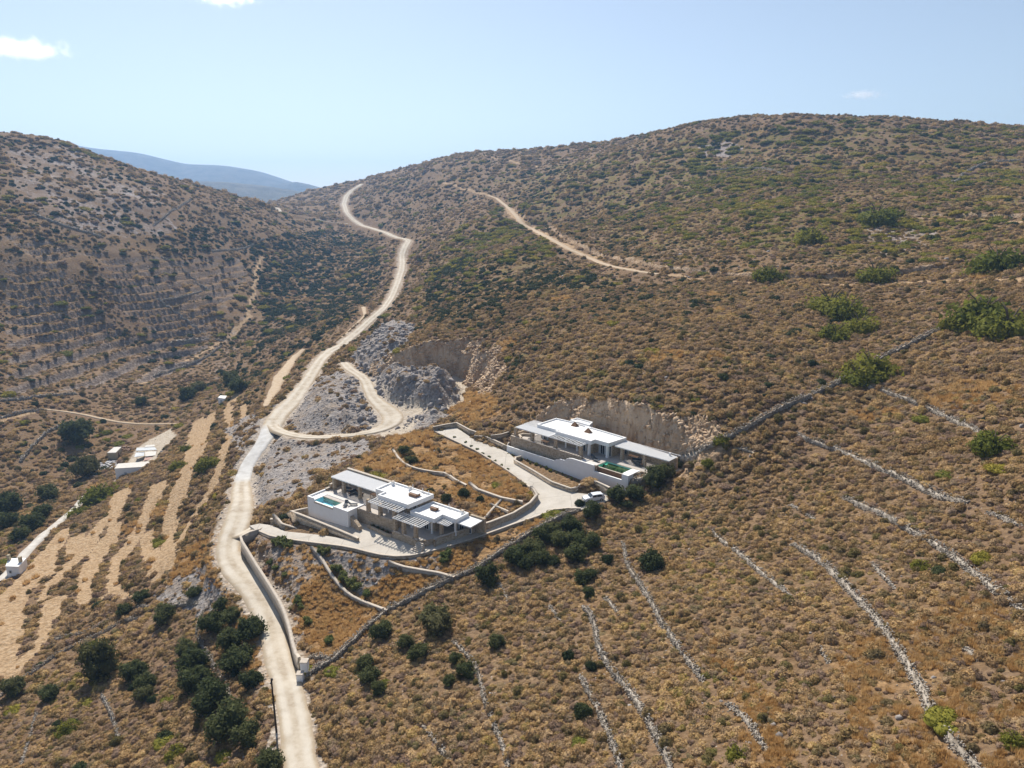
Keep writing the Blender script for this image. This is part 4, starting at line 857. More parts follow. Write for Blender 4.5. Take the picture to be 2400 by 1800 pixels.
def gn_scatter(name, kind, X, Y, s, h, vi, r_):
    n = len(X); zz = gz(X, Y)-.04*s
    me = bpy.data.meshes.new(name); me.vertices.add(n); me.vertices.foreach_set('co', np.stack([X, Y, zz], 1).astype(np.float32).ravel())
    a = me.attributes.new('sc', 'FLOAT_VECTOR', 'POINT'); a.data.foreach_set('vector', np.stack([s, s*r_.uniform(.8, 1.2, n), h], 1).astype(np.float32).ravel())
    a = me.attributes.new('rot', 'FLOAT_VECTOR', 'POINT'); tl = {'stone': 1.2, 'crag': .35}.get(kind, .12)
    a.data.foreach_set('vector', np.stack([r_.normal(size=n)*tl, r_.normal(size=n)*tl, r_.random(n)*6.28], 1).astype(np.float32).ravel())
    a = me.attributes.new('vi', 'INT', 'POINT'); a.data.foreach_set('value', vi.astype(np.int32))
    o = link(name, me); ng = bpy.data.node_groups.new(name, 'GeometryNodeTree')
    ng.interface.new_socket('Geometry', in_out='INPUT', socket_type='NodeSocketGeometry'); ng.interface.new_socket('Geometry', in_out='OUTPUT', socket_type='NodeSocketGeometry')
    gi = ng.nodes.new('NodeGroupInput'); go = ng.nodes.new('NodeGroupOutput'); ip = ng.nodes.new('GeometryNodeInstanceOnPoints'); jn = ng.nodes.new('GeometryNodeJoinGeometry')
    for t in TPL[kind]:
        to = bpy.data.objects.new('shape_of_'+kind, t); oi = ng.nodes.new('GeometryNodeObjectInfo'); oi.inputs['Object'].default_value = to; oi.inputs['As Instance'].default_value = True
        ng.links.new(oi.outputs['Geometry'], jn.inputs[0])
    def at_(nm, ty):
        nd = ng.nodes.new('GeometryNodeInputNamedAttribute'); nd.data_type = ty; nd.inputs['Name'].default_value = nm; return nd.outputs['Attribute']
    ip.inputs['Pick Instance'].default_value = True
    ng.links.new(gi.outputs[0], ip.inputs['Points']); ng.links.new(jn.outputs[0], ip.inputs['Instance']); ng.links.new(at_('vi', 'INT'), ip.inputs['Instance Index'])
    er = ng.nodes.new('FunctionNodeEulerToRotation'); ng.links.new(at_('rot', 'FLOAT_VECTOR'), er.inputs[0]); ng.links.new(er.outputs[0], ip.inputs['Rotation'])
    ng.links.new(at_('sc', 'FLOAT_VECTOR'), ip.inputs['Scale']); ng.links.new(ip.outputs[0], go.inputs[0])
    md = o.modifiers.new('scatter', 'NODES'); md.node_group = ng; tag(o, kind='stuff'); return o
def place_of(u, v):
    if v > 1550: return 'near the bottom edge, left of the road' if u < 680 else ('near the bottom edge, centre' if u < 1500 else 'near the bottom right corner')
    if v > 1200: return 'beside the tilled strips' if u < 560 else ('below the field wall' if u < 1450 else 'between the right terrace walls')
    if v > 850: return 'in the left valley' if u < 560 else ('around the villas' if u < 1640 else 'near the boundary wall')
    if v > 620: return 'on the left terraced hill' if u < 700 else ('above the quarry' if u < 1400 else 'below the upper track')
    return 'on the upper left hill' if u < 700 else ('at the valley head' if u < 1150 else 'on the upper right hill')
def finish_scatter():
    counts = {}
    for kind, L in INST.items():
        X, Y, s, h, vi = [np.concatenate(a) for a in zip(*L)]; r_ = np.random.default_rng(len(kind))
        d = np.hypot(np.hypot(X, Y), gz(X, Y)); zf = gz(X, Y)
        # photo position, to know which are inside the frame
        cp, sp_ = math.cos(PITCH), math.sin(PITCH); dep = Y*cp-zf*sp_; u = 1200+F*X/dep; v = 900-F*(Y*sp_+zf*cp)/dep
        vis = (u > 10) & (u < 2390) & (v > 10) & (v < 1790); rank = np.where(vis, s/d, -1); o_ = np.argsort(-rank)
        top = o_[:300] if kind in ('cushion', 'bush', 'green', 'heath') else o_[:0]; rest = np.ones(len(X), bool); rest[top] = False
        lb, cat, grp, nm = LBL[kind]
        for i in top:
            o = link(TPL[kind][vi[i]].name.split('.')[0], TPL[kind][vi[i]]); o.location = (X[i], Y[i], zf[i]-.04*s[i]); o.scale = (s[i], s[i]*random.uniform(.85, 1.15), h[i]); o.rotation_euler = (0, 0, random.random()*6.28)
            zn = place_of(u[i], v[i]); l2 = lb.replace('golden-brown', 'mauve-brown') if kind == 'cushion' and vi[i] in (4, 5) else lb
            tag(o, l2+' '+zn, cat, grp+' '+zn)
        gn_scatter(nm, kind, X[rest], Y[rest], s[rest], h[rest], vi[rest], r_); counts[kind] = len(X)
    print('scatter', counts)
finish_scatter()
# ---------------------------------------------------------------- dry stone walls
STN = [boulder('stone', M['dry'], s) for s in (61, 62, 63, 64, 65)]
SV = [np.array([v.co[:] for v in me.vertices]) for me in STN]; SF = [np.array([list(p.vertices) for p in me.polygons]) for me in STN]
near_walls = 0
for k_, (lab, h, th, L) in enumerate(DRYW):
    dist = float(np.hypot(*L.mean(0))); r_ = np.random.default_rng(500+k_)
    seg = np.diff(L, axis=0); ln = np.hypot(*seg.T); s_ = np.concatenate([[0], np.cumsum(ln)]); tot = s_[-1]
    root = empty('dry_stone_wall', (L[0][0], L[0][1], float(gz(*L[0])))); tag(root, lab, 'wall', 'dry stone walls')
    th *= .75; sz = .36 if dist < 150 else (.5 if dist < 260 else .9); rows = max(1, int(round(h/(sz*.72)))); ba = root.location
    def P_(s, off): 
        i = np.clip(np.searchsorted(s_, s)-1, 0, len(seg)-1); t = (s-s_[i])/np.maximum(ln[i], 1e-6); p = L[i]+seg[i]*t[:, None]; n = np.stack([-seg[i][:, 1], seg[i][:, 0]], 1)/np.maximum(ln[i], 1e-6)[:, None]
        return p+n*off[:, None]
    # core, lower than the stones
    m = max(3, int(tot/1.2)); ss = np.linspace(0, tot, m); taper = np.minimum(1, np.minimum(ss, tot-ss)/2.5+.25)*(.75+.5*r_.random(m))
    a = P_(ss, np.full(m, -th*.2)); b = P_(ss, np.full(m, th*.2)); V = []
    for i in range(m):
        hh = h*.5*taper[i]
        for p, zt in ((a[i], 0), (a[i], 1), (b[i], 1), (b[i], 0)):
            g_ = float(gz(*p)); V.append((p[0]-ba[0], p[1]-ba[1], (g_-.5 if zt == 0 else g_+hh)-ba[2]))
    Fq = [[i*4+j, i*4+(j+1) % 4, i*4+4+(j+1) % 4, i*4+4+j] for i in range(m-1) for j in range(3)]+[[0, 1, 2, 3], [m*4-1, m*4-2, m*4-3, m*4-4]]
    link('core', mesh_np('wall_core', V, Fq, M['dry']), root)
    n = int(tot/sz*1.5); vs = []; fs = []; k = 0; loose = []
    for row in range(rows):
        for side in ((-1, 1) if row < rows-1 else (-1, 0, 1)):
            s = r_.random(n)*tot; hgt = (row+.35)/rows*h*np.minimum(1, np.minimum(s, tot-s)/2.5+.3); keep = r_.random(n) < (.95 if row < rows-1 else .8)
            p = P_(s, side*th*.38+r_.normal(size=n)*.06)
            for i in np.nonzero(keep)[0]: loose.append((p[i][0], p[i][1], float(gz(*p[i]))+hgt[i]*(.8+.3*r_.random()), sz*r_.uniform(.38, .85)))
    for _ in range(int(n*.7)):                     # fallen stones at the foot
        s = r_.random(1)*tot; p = P_(s, r_.normal(size=1)*th*.9)[0]; loose.append((p[0], p[1], float(gz(*p))+.03, sz*r_.uniform(.25, .6)))
    loose.sort(key=lambda q: -q[3]); single = 0
    if dist < 118 and near_walls < 9: single = min(120, len(loose)//6); near_walls += 1
    for i, (x, y, z, s) in enumerate(loose):
        v = i % 5
        if i < single:
            o = link('stone', STN[v], root); o.location = (x-ba[0], y-ba[1], z-ba[2]); o.scale = (s*.62, s*.5, s*.4); o.rotation_euler = (random.uniform(-.3, .3), random.uniform(-.3, .3), random.random()*6.28); continue
        a_ = r_.random()*6.28; ca, sa = math.cos(a_), math.sin(a_); q = SV[v]*(s*.62, s*.5, s*.42)
        vs.append(np.stack([q[:, 0]*ca-q[:, 1]*sa+x-ba[0], q[:, 0]*sa+q[:, 1]*ca+y-ba[1], q[:, 2]+z-ba[2]], 1)); fs.append(SF[v]+k); k += len(q)
    if len(vs): tag(link('small_stones', mesh_np('small_stones', np.concatenate(vs), np.concatenate(fs), M['dry']), root), kind='stuff')
# ---------------------------------------------------------------- mortared walls
def mwall(name, label, pts_, th, down, m, cap=None, group=None, cat='wall', capw=.06, caph=.08, ground=None):
    """pts_: (x, y, ztop); follows the line, foot `down` below the top (or below the ground)"""
    P = np.array(pts_, float); D = [P[0]]
    for a, b in zip(P[:-1], P[1:]):
        n = max(1, int(np.hypot(*(b-a)[:2])/1.5))
        for k in range(1, n+1): D.append(a+(b-a)*k/n)
    P = np.array(D); t = np.gradient(P[:, :2], axis=0); t /= np.linalg.norm(t, axis=1)[:, None]+1e-9; nn = np.stack([-t[:, 1], t[:, 0]], 1)
    root = empty(name, (P[0, 0], P[0, 1], P[0, 2]-down)); tag(root, label, cat, group); O = np.array(root.location)
    def tube(w, zt, zb, nm, mm):
        V = []
        for p, n in zip(P, nn):
            a = p[:2]-n*w/2; b = p[:2]+n*w/2; V += [(a[0], a[1], p[2]+zb), (a[0], a[1], p[2]+zt), (b[0], b[1], p[2]+zt), (b[0], b[1], p[2]+zb)]
        V = np.array(V)-O; q = [[i*4+j, i*4+(j+1) % 4, i*4+4+(j+1) % 4, i*4+4+j] for i in range(len(P)-1) for j in range(4)]+[[0, 1, 2, 3], [len(P)*4-1, len(P)*4-2, len(P)*4-3, len(P)*4-4]]
        return link(nm, mesh_np(nm, V, q, mm), root)
    tube(th, -(caph if cap else 0), -down, 'wall_body', m)
    if cap: tube(th+2*capw, 0, -caph-.002, 'coping', cap)
    return root
def dpt(u, v, up=0.0): x, y = on_drive(u, v); return (x, y, zd1(x, y)+up)
mwall('retaining_wall', 'low pale kerb wall along the outer edge of the concrete driveway, from the gate to the parked car', [(x, y, zd1(x, y)+.32) for x, y in dl[::2]], .34, 2.6, M['masonry'], M['coping'])
mwall('retaining_wall', 'curved stone wall on the inner side of the driveway bend, beside the lower villa', [tuple(at(u, v, z=z)) for u, v, z in ((1018,1264,-59.4),(1022,1260,-59.25),(1062,1247,-59.0),(1105,1235,-58.75),(1150,1222,-58.35),(1204,1201,-57.7),(1243,1177,-57.0),(1259,1158,-56.6),(1252,1146,-56.5),(1244,1139,-56.6))], .45, 3.0, M['masonry'], M['coping'])
mwall('garden_kerb', 'thin kerb with young saplings along the left side of the upper driveway', [dpt(*p, up=.16) for p in ((1243,1143),(1204,1113),(1159,1083),(1114,1056),(1052,1027),(1016,1010))], .3, 1.6, M['masonry'], M['coping'])
mwall('planter_wall', 'long low curved stone wall of the planter under the white wall, upper villa', [dpt(*p, up=u) for p, u in (((1222,1075), .7), ((1209,1078), .75), ((1206,1085), .8), ((1249,1110), .85), ((1293,1137), .85), ((1338,1153), .85), ((1352,1150), .85), ((1366,1142), 1.3), ((1380,1140), 1.75), ((1400,1147), 1.7), ((1428,1158), 1.5))], .4, 2.2, M['masonry'], M['coping'])
mwall('garden_wall', 'stone wall around the turning place at the upper end of the driveway', [dpt(*p, up=u) for p, u in (((1015,1009), 1.0), ((1040,1004), 1.05), ((1070,1000), 1.15), ((1100,1016), 1.1), ((1124,1023), 1.0))], .4, 2.0, M['masonry'], M['coping'])
mwall('garden_wall', 'low stepped stone wall beside the driveway, left of the white wall, upper villa', [dpt(*p, up=u) for p, u in (((1111,1029), .9), ((1136,1030), 1.0), ((1165,1044), 1.1), ((1188,1056), 1.2), ((1197,1046), 1.6), ((1206,1030), 1.8))], .4, 2.2, M['masonry'], M['coping'])
mwall('garden_wall', 'curved stone wall of the yellow planting bed left of the upper villa', [tuple(at(u, v, z=z)) for u, v, z in ((1150,1020,-54.6),(1175,1017,-54.2),(1207,1007,-53.6))], .35, 1.6, M['masonry'], M['coping'])
mwall('retaining_wall', 'tall stone retaining wall along the right side of the dirt road, from the gate down to the white pier', [tuple(at(u, v, z=z)) for u, v, z in ((606,1240,-64.9),(585,1246,-65.0),(564,1256,-65.1),(567,1268,-65.1),(582,1292,-65.2),(599,1320,-65.3),(620,1352,-65.5),(638,1380,-65.6),(655,1408,-65.7),(666,1432,-65.8),(677,1465,-65.9),(685,1502,-66.0),(693,1530,-66.0),(701,1540,-66.0))], .4, 3.4, M['render_wall'], M['coping'])
mwall('retaining_wall', 'curved rendered wall across the grassy bank, from below the driveway down to the dry stone wall', [tuple(hit(u, v)+np.array((0, 0, .7))) for u, v in ((729,1288),(745,1302),(757,1320),(768,1339),(782,1360),(796,1378),(811,1393),(827,1405),(850,1416),(873,1425),(908,1438))], .4, 1.8, M['render_wall'], M['coping'])
mwall('retaining_wall', 'short curved rendered wall just below the widest part of the driveway', [tuple(hit(u, v)+np.array((0, 0, .75))) for u, v in ((911,1323),(928,1330),(947,1336),(985,1343),(1028,1350),(1050,1356),(1064,1361))], .45, 1.8, M['render_wall'], M['coping'])
mwall('retaining_wall', 'long sinuous stone wall on the golden bank behind the lower villa', [tuple(hit(u, v)+np.array((0, 0, .7))) for u, v in ((921,1058),(934,1078),(945,1089),(960,1098),(978,1104),(996,1108),(1020,1112),(1041,1114),(1055,1121),(1067,1130),(1093,1143))], .4, 1.7, M['render_wall'], M['coping'])
mwall('retaining_wall', 'stone wall stepping down the bank to the inside of the driveway bend', [tuple(hit(u, v)+np.array((0, 0, .75))) for u, v in ((1100,1137),(1119,1153),(1147,1163),(1175,1173),(1200,1178),(1225,1183))], .5, 1.9, M['render_wall'], M['coping'])
mwall('garden_wall', 'thin cross wall in the small planted triangle inside the driveway bend', [tuple(hit(u, v)+np.array((0, 0, .5))) for u, v in ((1149,1185),(1170,1194),(1191,1203))], .35, 1.3, M['render_wall'], M['coping'])
mwall('garden_wall', 'thin wall running down to the lower villa in the small planted triangle', [tuple(hit(u, v)+np.array((0, 0, .5))) for u, v in ((1178,1172),(1162,1189),(1146,1207),(1132,1222))], .35, 1.3, M['render_wall'], M['coping'])
# the pair of white piers at the foot of the road wall
for (u, v, z), w_, h_, lab in (((713, 1549, -66.0), 1.0, 1.3, 'square white pier at the foot of the road wall'), ((703, 1578, -67.1), .9, .9, 'low white corner pier where the dry stone field wall starts beside the road')):
    p = at(u, v, z=z); mb = MB(); mb.box(-w_/2, w_/2, -w_/2, w_/2, -1.6, 0); root = empty('gate_pier', (p[0], p[1], z)); tag(root, lab, 'pier', 'white piers'); mb.build('pier_body', M['white'], root)
    mb = MB(); mb.box(-w_/2-.06, w_/2+.06, -w_/2-.06, w_/2+.06, .002, .1); mb.build('cap', M['coping'], root)
# ---------------------------------------------------------------- building kit for the villas
class House:
    def __init__(s, name, fr, T, label, cat): s.T = T; s.fr = fr; s.root = empty(name, (fr.ox, fr.oy, T), fr.a); tag(s.root, label, cat)
    def part(s, name, mb, m, parent=None, **k):
        mb.v = [(x, y, z-s.T) for x, y, z in mb.v]; return mb.build(name, m, parent or s.root, **k)
    def box(s, name, x0, x1, y0, y1, z0, z1, m, parent=None, **k): mb = MB(); mb.box(x0, x1, y0, y1, z0, z1); return s.part(name, mb, m, parent, **k)
    def prism(s, name, poly, z0, z1, m, parent=None, **k): mb = MB(); mb.prism(poly, z0, z1); return s.part(name, mb, m, parent, **k)
    def roof(s, poly, zb, zt, rise, name='roof'):
        """white slab with a raised parapet round the edge"""
        r = s.prism(name, poly, zb, zt-rise, M['roofwhite'])
        a = sum(poly[i][0]*poly[(i+1) % len(poly)][1]-poly[(i+1) % len(poly)][0]*poly[i][1] for i in range(len(poly)))
        P = poly if a > 0 else poly[::-1]; n = len(P); inn = []
        for i in range(n):
            p = Vector(P[i-1]); q = Vector(P[i]); t = Vector(P[(i+1) % n]); d1 = (q-p).normalized(); d2 = (t-q).normalized(); n1 = Vector((-d1.y, d1.x)); n2 = Vector((-d2.y, d2.x))
            b = (n1+n2); b = b/max(.3, b.length_squared)*2; inn.append(tuple(q+b*.28))
        vs = [(x, y, z) for z in (zb-.004, zt) for x, y in [(q[0]-0, q[1]) for q in P]]+[(x, y, zt) for x, y in inn]+[(x, y, zt-rise-.02) for x, y in inn]
        out = [(q[0]+(q[0]-i_[0])*.03, q[1]+(q[1]-i_[1])*.03) for q, i_ in zip(P, inn)]
        vs = [(x, y, zb-.004) for x, y in out]+[(x, y, zt) for x, y in out]+[(x, y, zt) for x, y in inn]+[(x, y, zt-rise-.02) for x, y in inn]
        mb = MB(); fs = []
        for i in range(n):
            j = (i+1) % n; fs += [(i, j, n+j, n+i), (n+i, n+j, 2*n+j, 2*n+i), (2*n+i, 2*n+j, 3*n+j, 3*n+i)]
        mb.add(vs, fs); s.part('parapet', mb, M['white'], r, bevel=.02); return r
    def window(s, x, y, z, w, h, name='window', shutters=True, deep=.12):
        f = MB(); t = .07
        f.box(x-w/2-t, x-w/2, y-.07, y+.05, z, z+h+t); f.box(x+w/2, x+w/2+t, y-.07, y+.05, z, z+h+t); f.box(x-w/2, x+w/2, y-.07, y+.05, z+h, z+h+t); f.box(x-w/2, x+w/2, y-.09, y+.05, z-t, z); f.box(x-.03, x+.03, y-.05, y+.05, z, z+h)
        o = s.part(name, f, M['white']); s.box('pane', x-w/2, x+w/2, y-.02, y+.03, z, z+h, M['glass'], o)
        if shutters:
            for sg in (-1, 1):
                mb = MB(); x0 = x+sg*(w/2+t+.01); x1 = x0+sg*.42; mb.box(min(x0, x1), max(x0, x1), y-.10, y-.03, z, z+h); s.part('shutter', mb, M['shutter'], o)
        return o
    def pillar(s, x, y, z0, z1, w=.55, m='masonry', name='stone_pillar', batter=.06):
        mb = MB(); a = w/2+batter; b = w/2; mb.add([(x-a, y-a, z0), (x+a, y-a, z0), (x+a, y+a, z0), (x-a, y+a, z0), (x-b, y-b, z1), (x+b, y-b, z1), (x+b, y+b, z1), (x-b, y+b, z1)], [(0, 3, 2, 1), (4, 5, 6, 7), (0, 1, 5, 4), (1, 2, 6, 5), (2, 3, 7, 6), (3, 0, 4, 7)])
        return s.part(name, mb, M[m])
    def pergola(s, x0, x1, y0, y1, z, n, over=.25):
        fr_ = MB(); fr_.box(x0, x1, y0, y0+.14, z-.16, z); fr_.box(x0, x1, y1-.14, y1, z-.16, z); fr_.box(x0, x0+.12, y0+.14, y1-.14, z-.16, z); fr_.box(x1-.12, x1, y0+.14, y1-.14, z-.16, z)
        o = s.part('pergola_frame', fr_, M['white'])
        for i in range(n):
            xx = x0+.28+(x1-x0-.56)*i/(n-1); s.box('slat', xx-.055, xx+.055, y0-over, y1, z+.002, z+.17, M['white'], o)
        return o
    def louvre(s, x0, x1, yf, yb, z, pitch=.33, yb2=None):
        fr_ = MB(); fr_.box(x0, x1, yf, yf+.1, z-.2, z+.02); fr_.box(x0, x1, yb-.1, yb, z-.2, z+.02); o = s.part('shade_frame', fr_, M['white'])
        n = int((x1-x0)/pitch); T = math.radians(24)
        for i in range(n):
            xx = x0+(i+.5)*(x1-x0)/n; mb = MB(); R = Matrix.Rotation(T, 3, 'Y'); ye = yb if yb2 is None else yb+(yb2-yb)*(i+.5)/n
            mb.box(xx-pitch*.5, xx+pitch*.5, yf-.04, ye+.04, z+.03, z+.055, rot=R); s.part('slat', mb, M['slab'], o)
        return o
def water(name, a, b):
    m = bpy.data.materials.new(name); m.use_nodes = True; t = m.node_tree; t.nodes.remove(t.nodes['Principled BSDF'])
    tr = t.nodes.new('ShaderNodeBsdfTransparent'); tr.inputs[0].default_value = (*a, 1); gl = t.nodes.new('ShaderNodeBsdfGlossy'); gl.inputs['Roughness'].default_value = .03; gl.inputs[0].default_value = (.6, .7, .75, 1)
    fn = t.nodes.new('ShaderNodeFresnel'); fn.inputs[0].default_value = 1.33; mx = t.nodes.new('ShaderNodeMixShader'); bp = t.nodes.new('ShaderNodeBump'); nz = t.nodes.new('ShaderNodeTexNoise'); nz.inputs['Scale'].default_value = 2.5
    bp.inputs['Strength'].default_value = .15; bp.inputs['Distance'].default_value = .03; t.links.new(nz.outputs[0], bp.inputs['Height']); t.links.new(bp.outputs[0], gl.inputs['Normal']); t.links.new(bp.outputs[0], fn.inputs['Normal'])
    t.links.new(fn.outputs[0], mx.inputs[0]); t.links.new(tr.outputs[0], mx.inputs[1]); t.links.new(gl.outputs[0], mx.inputs[2]); t.links.new(mx.outputs[0], t.nodes['Material Output'].inputs[0]); return m
M['water_blue'] = water('blue_pool_water', (.74, .96, 1.0), 0); M['water_green'] = water('green_pool_water', (.55, .92, .82), 0)
M['tile_blue'] = simple('light_blue_pool_lining', (.50, .80, .86), .4, .08, 4); M['tile_green'] = simple('green_pool_lining', (.46, .86, .70), .4, .08, 4)
# ---------------------------------------------------------------- lower villa
v = House('villa', H1, TA, 'lower white flat-roofed villa with stone pillars and a blue pool, nearer the dirt road', 'house')
v.box('terrace', -16.1, 6.0, -1.45, 7.0, -62.4, TA, [M['masonry']]); v.box('terrace_paving', -16.0, 5.9, -1.35, 6.9, TA+.002, TA+.03, M['paving'])
v.prism('terrace', [(6.02, -2.45), (12.3, -2.5), (14.0, -1.2), (14.6, .2), (15.8, 3.3), (17.6, 6.4), (17.8, 6.9), (6.02, 6.9)], -62.4, TB, M['masonry']); v.prism('terrace_paving', [(6.1, -2.3), (12.3, -2.35), (13.9, -1.0), (14.4, .3), (15.6, 3.3), (17.3, 6.4), (17.4, 6.6), (6.1, 6.6)], TB+.002, TB+.03, M['paving'])
for x0, x1 in ((-3.9, -1.8), (-1.0, 1.3), (2.1, 5.2)): v.box('low_parapet', x0, x1, -1.45, -1.2, TA+.03, TA+.26, M['coping'])
for x0, x1 in ((6.4, 8.2), (9.0, 11.2), (12.0, 12.4)): v.box('low_parapet', x0, x1, -2.45, -2.2, TB+.03, TB+.26, M['coping'])
v.roof([(0, 0), (8.0, 0), (8.6, 6.5), (-2.5, 6.5), (-2.5, 1.8), (0, 1.8)], TA+2.75, TA+3.6, .32)
v.prism('wall', [(-2.3, 3.2), (7.8, 3.2), (8.2, 6.3), (-2.3, 6.3)], TA+.03, TA+2.745, M['masonry'])
v.roof([(8.02, .5), (14.1, .5), (14.0, 2.9), (17.4, 2.7), (17.5, 6.3), (8.5, 6.3)], TB+2.75, TB+3.6, .32)
v.prism('wall', [(7.9, .6), (8.3, .6), (8.3, 5.9), (7.9, 5.9)], TB+.03, TB+2.745, M['white'])
v.prism('wall', [(8.32, 2.1), (12.9, 2.1), (12.9, 6.1), (8.32, 6.1)], TB+.03, TB+2.745, M['masonry'])
v.prism('wall', [(12.92, 5.5), (18.9, 5.5), (18.9, 6.4), (12.92, 6.4)], TB+.03, TB+2.745, M['masonry'])
for x in (-1.6, 1.3, 4.2, 6.7): v.window(x, 3.19, TA+.95 if x in (1.3, 4.2) else TA+.05, .8, 1.2 if x in (1.3, 4.2) else 2.1)
v.window(10.6, 2.09, TB+.05, .95, 2.15); v.window(9.2, 2.09, TB+1.0, .7, 1.1, shutters=False)
for x in (14.0, 16.4, 18.2): v.window(x, 5.49, TB+.05, .9, 2.15, shutters=x < 18)
for x, y in ((-1.0, .85), (1.9, .85), (4.6, .85)): v.pillar(x, y, TA+.03, TA+2.745, .2, 'white', 'white_post', 0)
v.pillar(-2.35, 2.0, TA+.03, TA+2.745, .26, 'white', 'white_post', 0)
for x, y in ((12.8, 1.2), (16.9, 3.1)): v.pillar(x, y, TB+.03, TB+2.745, .3, 'white', 'white_post', 0)
for x, y in ((-1.6, -1.05), (1.7, -1.05), (5.4, -1.05)): v.pillar(x, y, TA+.03, TA+2.6)
for x, y in ((6.5, -2.0), (8.7, -1.95), (11.7, -1.9)): v.pillar(x, y, TB+.03, TB+2.6)
v.pillar(15.0, 1.4, TB+.03, TB+2.6, .5)
v.pergola(-.5, 7.5, -2.1, -.02, TA+2.78, 11); v.pergola(6.2, 13.2, -2.4, .48, TB+2.78, 11); v.pergola(14.2, 16.8, 1.0, 2.68, TB+2.78, 5)
v.louvre(-15.8, -2.55, 1.9, 6.3, TA+2.9)
for x in (-15.4, -12.4, -7.6): v.pillar(x, 2.25, TA+.03, TA+2.69, .5)
v.box('shade_roof', 17.55, 20.6, 2.95, 6.5, TB+2.62, TB+2.84, M['slab'])
v.box('back_wall', -16.1, -2.52, 6.42, 6.95, -62, TA+3.25, M['masonry']); v.box('coping', -16.15, -2.52, 6.38, 7.0, TA+3.252, TA+3.32, M['coping'])
v.box('back_wall', 17.6, 21.0, 6.55, 7.0, -62, TB+3.15, M['masonry'])
for y0, y1, h in ((4.7, 6.4, 2.6), (3.3, 4.7, 1.85), (1.9, 3.3, 1.1), (.75, 1.9, .5)): v.box('stepped_wall', -16.6, -16.12, y0+.003, y1, -62, TA+h, M['masonry']); v.box('coping', -16.64, -16.08, y0+.003, y1, TA+h+.002, TA+h+.07, M['coping'])
def skylight(h, x0, x1, y0, y1, zr, m='wood'):
    o = h.box('skylight', x0, x1, y0, y1, zr, zr+.55, M[m]); h.box('skylight_lid', x0-.25, x1+.05, y0+.5, y1+.35, zr+.56, zr+.63, M['white'], o); return o
skylight(v, 4.7, 6.6, 3.6, 4.9, TA+3.285); skylight(v, 10.3, 11.7, 3.5, 4.4, TB+3.285)
for x, y, zr in ((-1.6, 5.7, TA+3.285), (3.1, 5.7, TA+3.285), (16.5, 5.6, TB+3.285)):
    o = v.box('chimney', x-.25, x+.25, y-.25, y+.25, zr, zr+.75, M['white']); v.box('chimney_cap', x-.32, x+.32, y-.32, y+.32, zr+.752, zr+.82, M['coping'], o)
for x, y, zt in ((3.3, 6.3, TA+4.4), (5.9, 6.35, TA+4.2), (7.4, 6.35, TA+4.1), (12.8, 6.1, TB+4.2)):
    mb = MB(); mb.tube((x, y, zt-1.0), (x, y, zt), .06, n=8); v.part('vent_pipe', mb, M['white'])
mb = MB()
for k in range(6): mb.box(12.45, 14.6-k*.1, -3.9+k*.27, -3.9+(k+1)*.27-.003, -61.8, -60.95+k*.19)
v.part('steps', mb, M['coping'])
mb = MB(); mb.add([(-4.4, -3.3, -62), (-1.4, -3.9, -62), (-1.4, -3.2, -62), (-4.4, -2.5, -62), (-4.4, -3.3, TA-.9), (-1.4, -3.9, TP+.7), (-1.4, -3.2, TP+.7), (-4.4, -2.5, TA-.9)], [(0, 3, 2, 1), (4, 5, 6, 7), (0, 1, 5, 4), (1, 2, 6, 5), (2, 3, 7, 6), (3, 0, 4, 7)])
v.part('stair_wall', mb, M['masonry'])
mb = MB(); mb.prism([(-.9, -1.47), (-.9, -2.3), (5.2, -2.9), (5.9, -2.5), (5.9, -2.2), (5.1, -2.5), (-.5, -2.0), (-.5, -1.47)], -62, TP+.75); v.part('planter_rim', mb, M['masonry'])
v.prism('planter_soil', [(-.49, -1.47), (-.49, -1.98), (5.0, -2.45), (5.9, -2.15), (5.9, -1.47)], -62, TP+.55, M['wood'])
# pool in its white box
p_ = House('swimming_pool', H1, TP, 'raised white pool box with blue water on the terrace, lower villa', 'swimming pool'); ZD = -58.3
for nm, b in (('pool_wall', (-16.6, -14.5, -3.8, .7)), ('pool_wall', (-8.8, -4.5, -3.8, .7)), ('pool_wall', (-14.497, -8.803, -.5, .7))): p_.box(nm, *b, -62.2, ZD, M['white'])
p_.box('overflow_wall', -14.497, -8.803, -3.8, -3.45, -62.2, ZD-.28, M['white']); p_.box('overflow_lip', -14.497, -8.803, -3.86, -3.80, ZD-.62, ZD-.27, M['coping'])
p_.box('pool_floor', -14.497, -8.803, -3.447, -.503, -62, ZD-1.1, M['tile_blue'])
for b in ((-14.499, -14.47, -3.447, -.503), (-8.83, -8.801, -3.447, -.503), (-14.469, -8.831, -.53, -.501), (-14.469, -8.831, -3.449, -3.42)): p_.box('pool_lining', *b, ZD-1.097, ZD-.22 if b[3] > -3.4 else ZD-.3, M['tile_blue'])
p_.box('pool_steps', -9.6, -8.84, -1.6, -.54, ZD-1.09, ZD-.7, M['tile_blue'])
mb = MB(); mb.add([(-14.46, -3.47, ZD-.27), (-8.84, -3.47, ZD-.27), (-8.84, -.54, ZD-.27), (-14.46, -.54, ZD-.27)], [(0, 1, 2, 3)]); p_.part('water', mb, M['water_blue'])
for b, h in (((-16.6, -14.75, -3.8, -3.5), .32), ((-16.6, -16.3, -3.497, .7), .32), ((-8.9, -4.5, -3.8, -3.55), .14), ((-4.75, -4.5, -3.547, .7), .14)): p_.box('parapet', *b, ZD+.002, ZD+h, M['white'])
p_.prism('deck', [(-16.25, -.48), (-4.8, -.48), (-4.8, .65), (-16.25, .65)], ZD+.003, ZD+.02, M['deck']); p_.prism('deck', [(-8.75, -3.5), (-4.8, -3.5), (-4.8, -.485), (-8.75, -.485)], ZD+.003, ZD+.02, M['deck'])
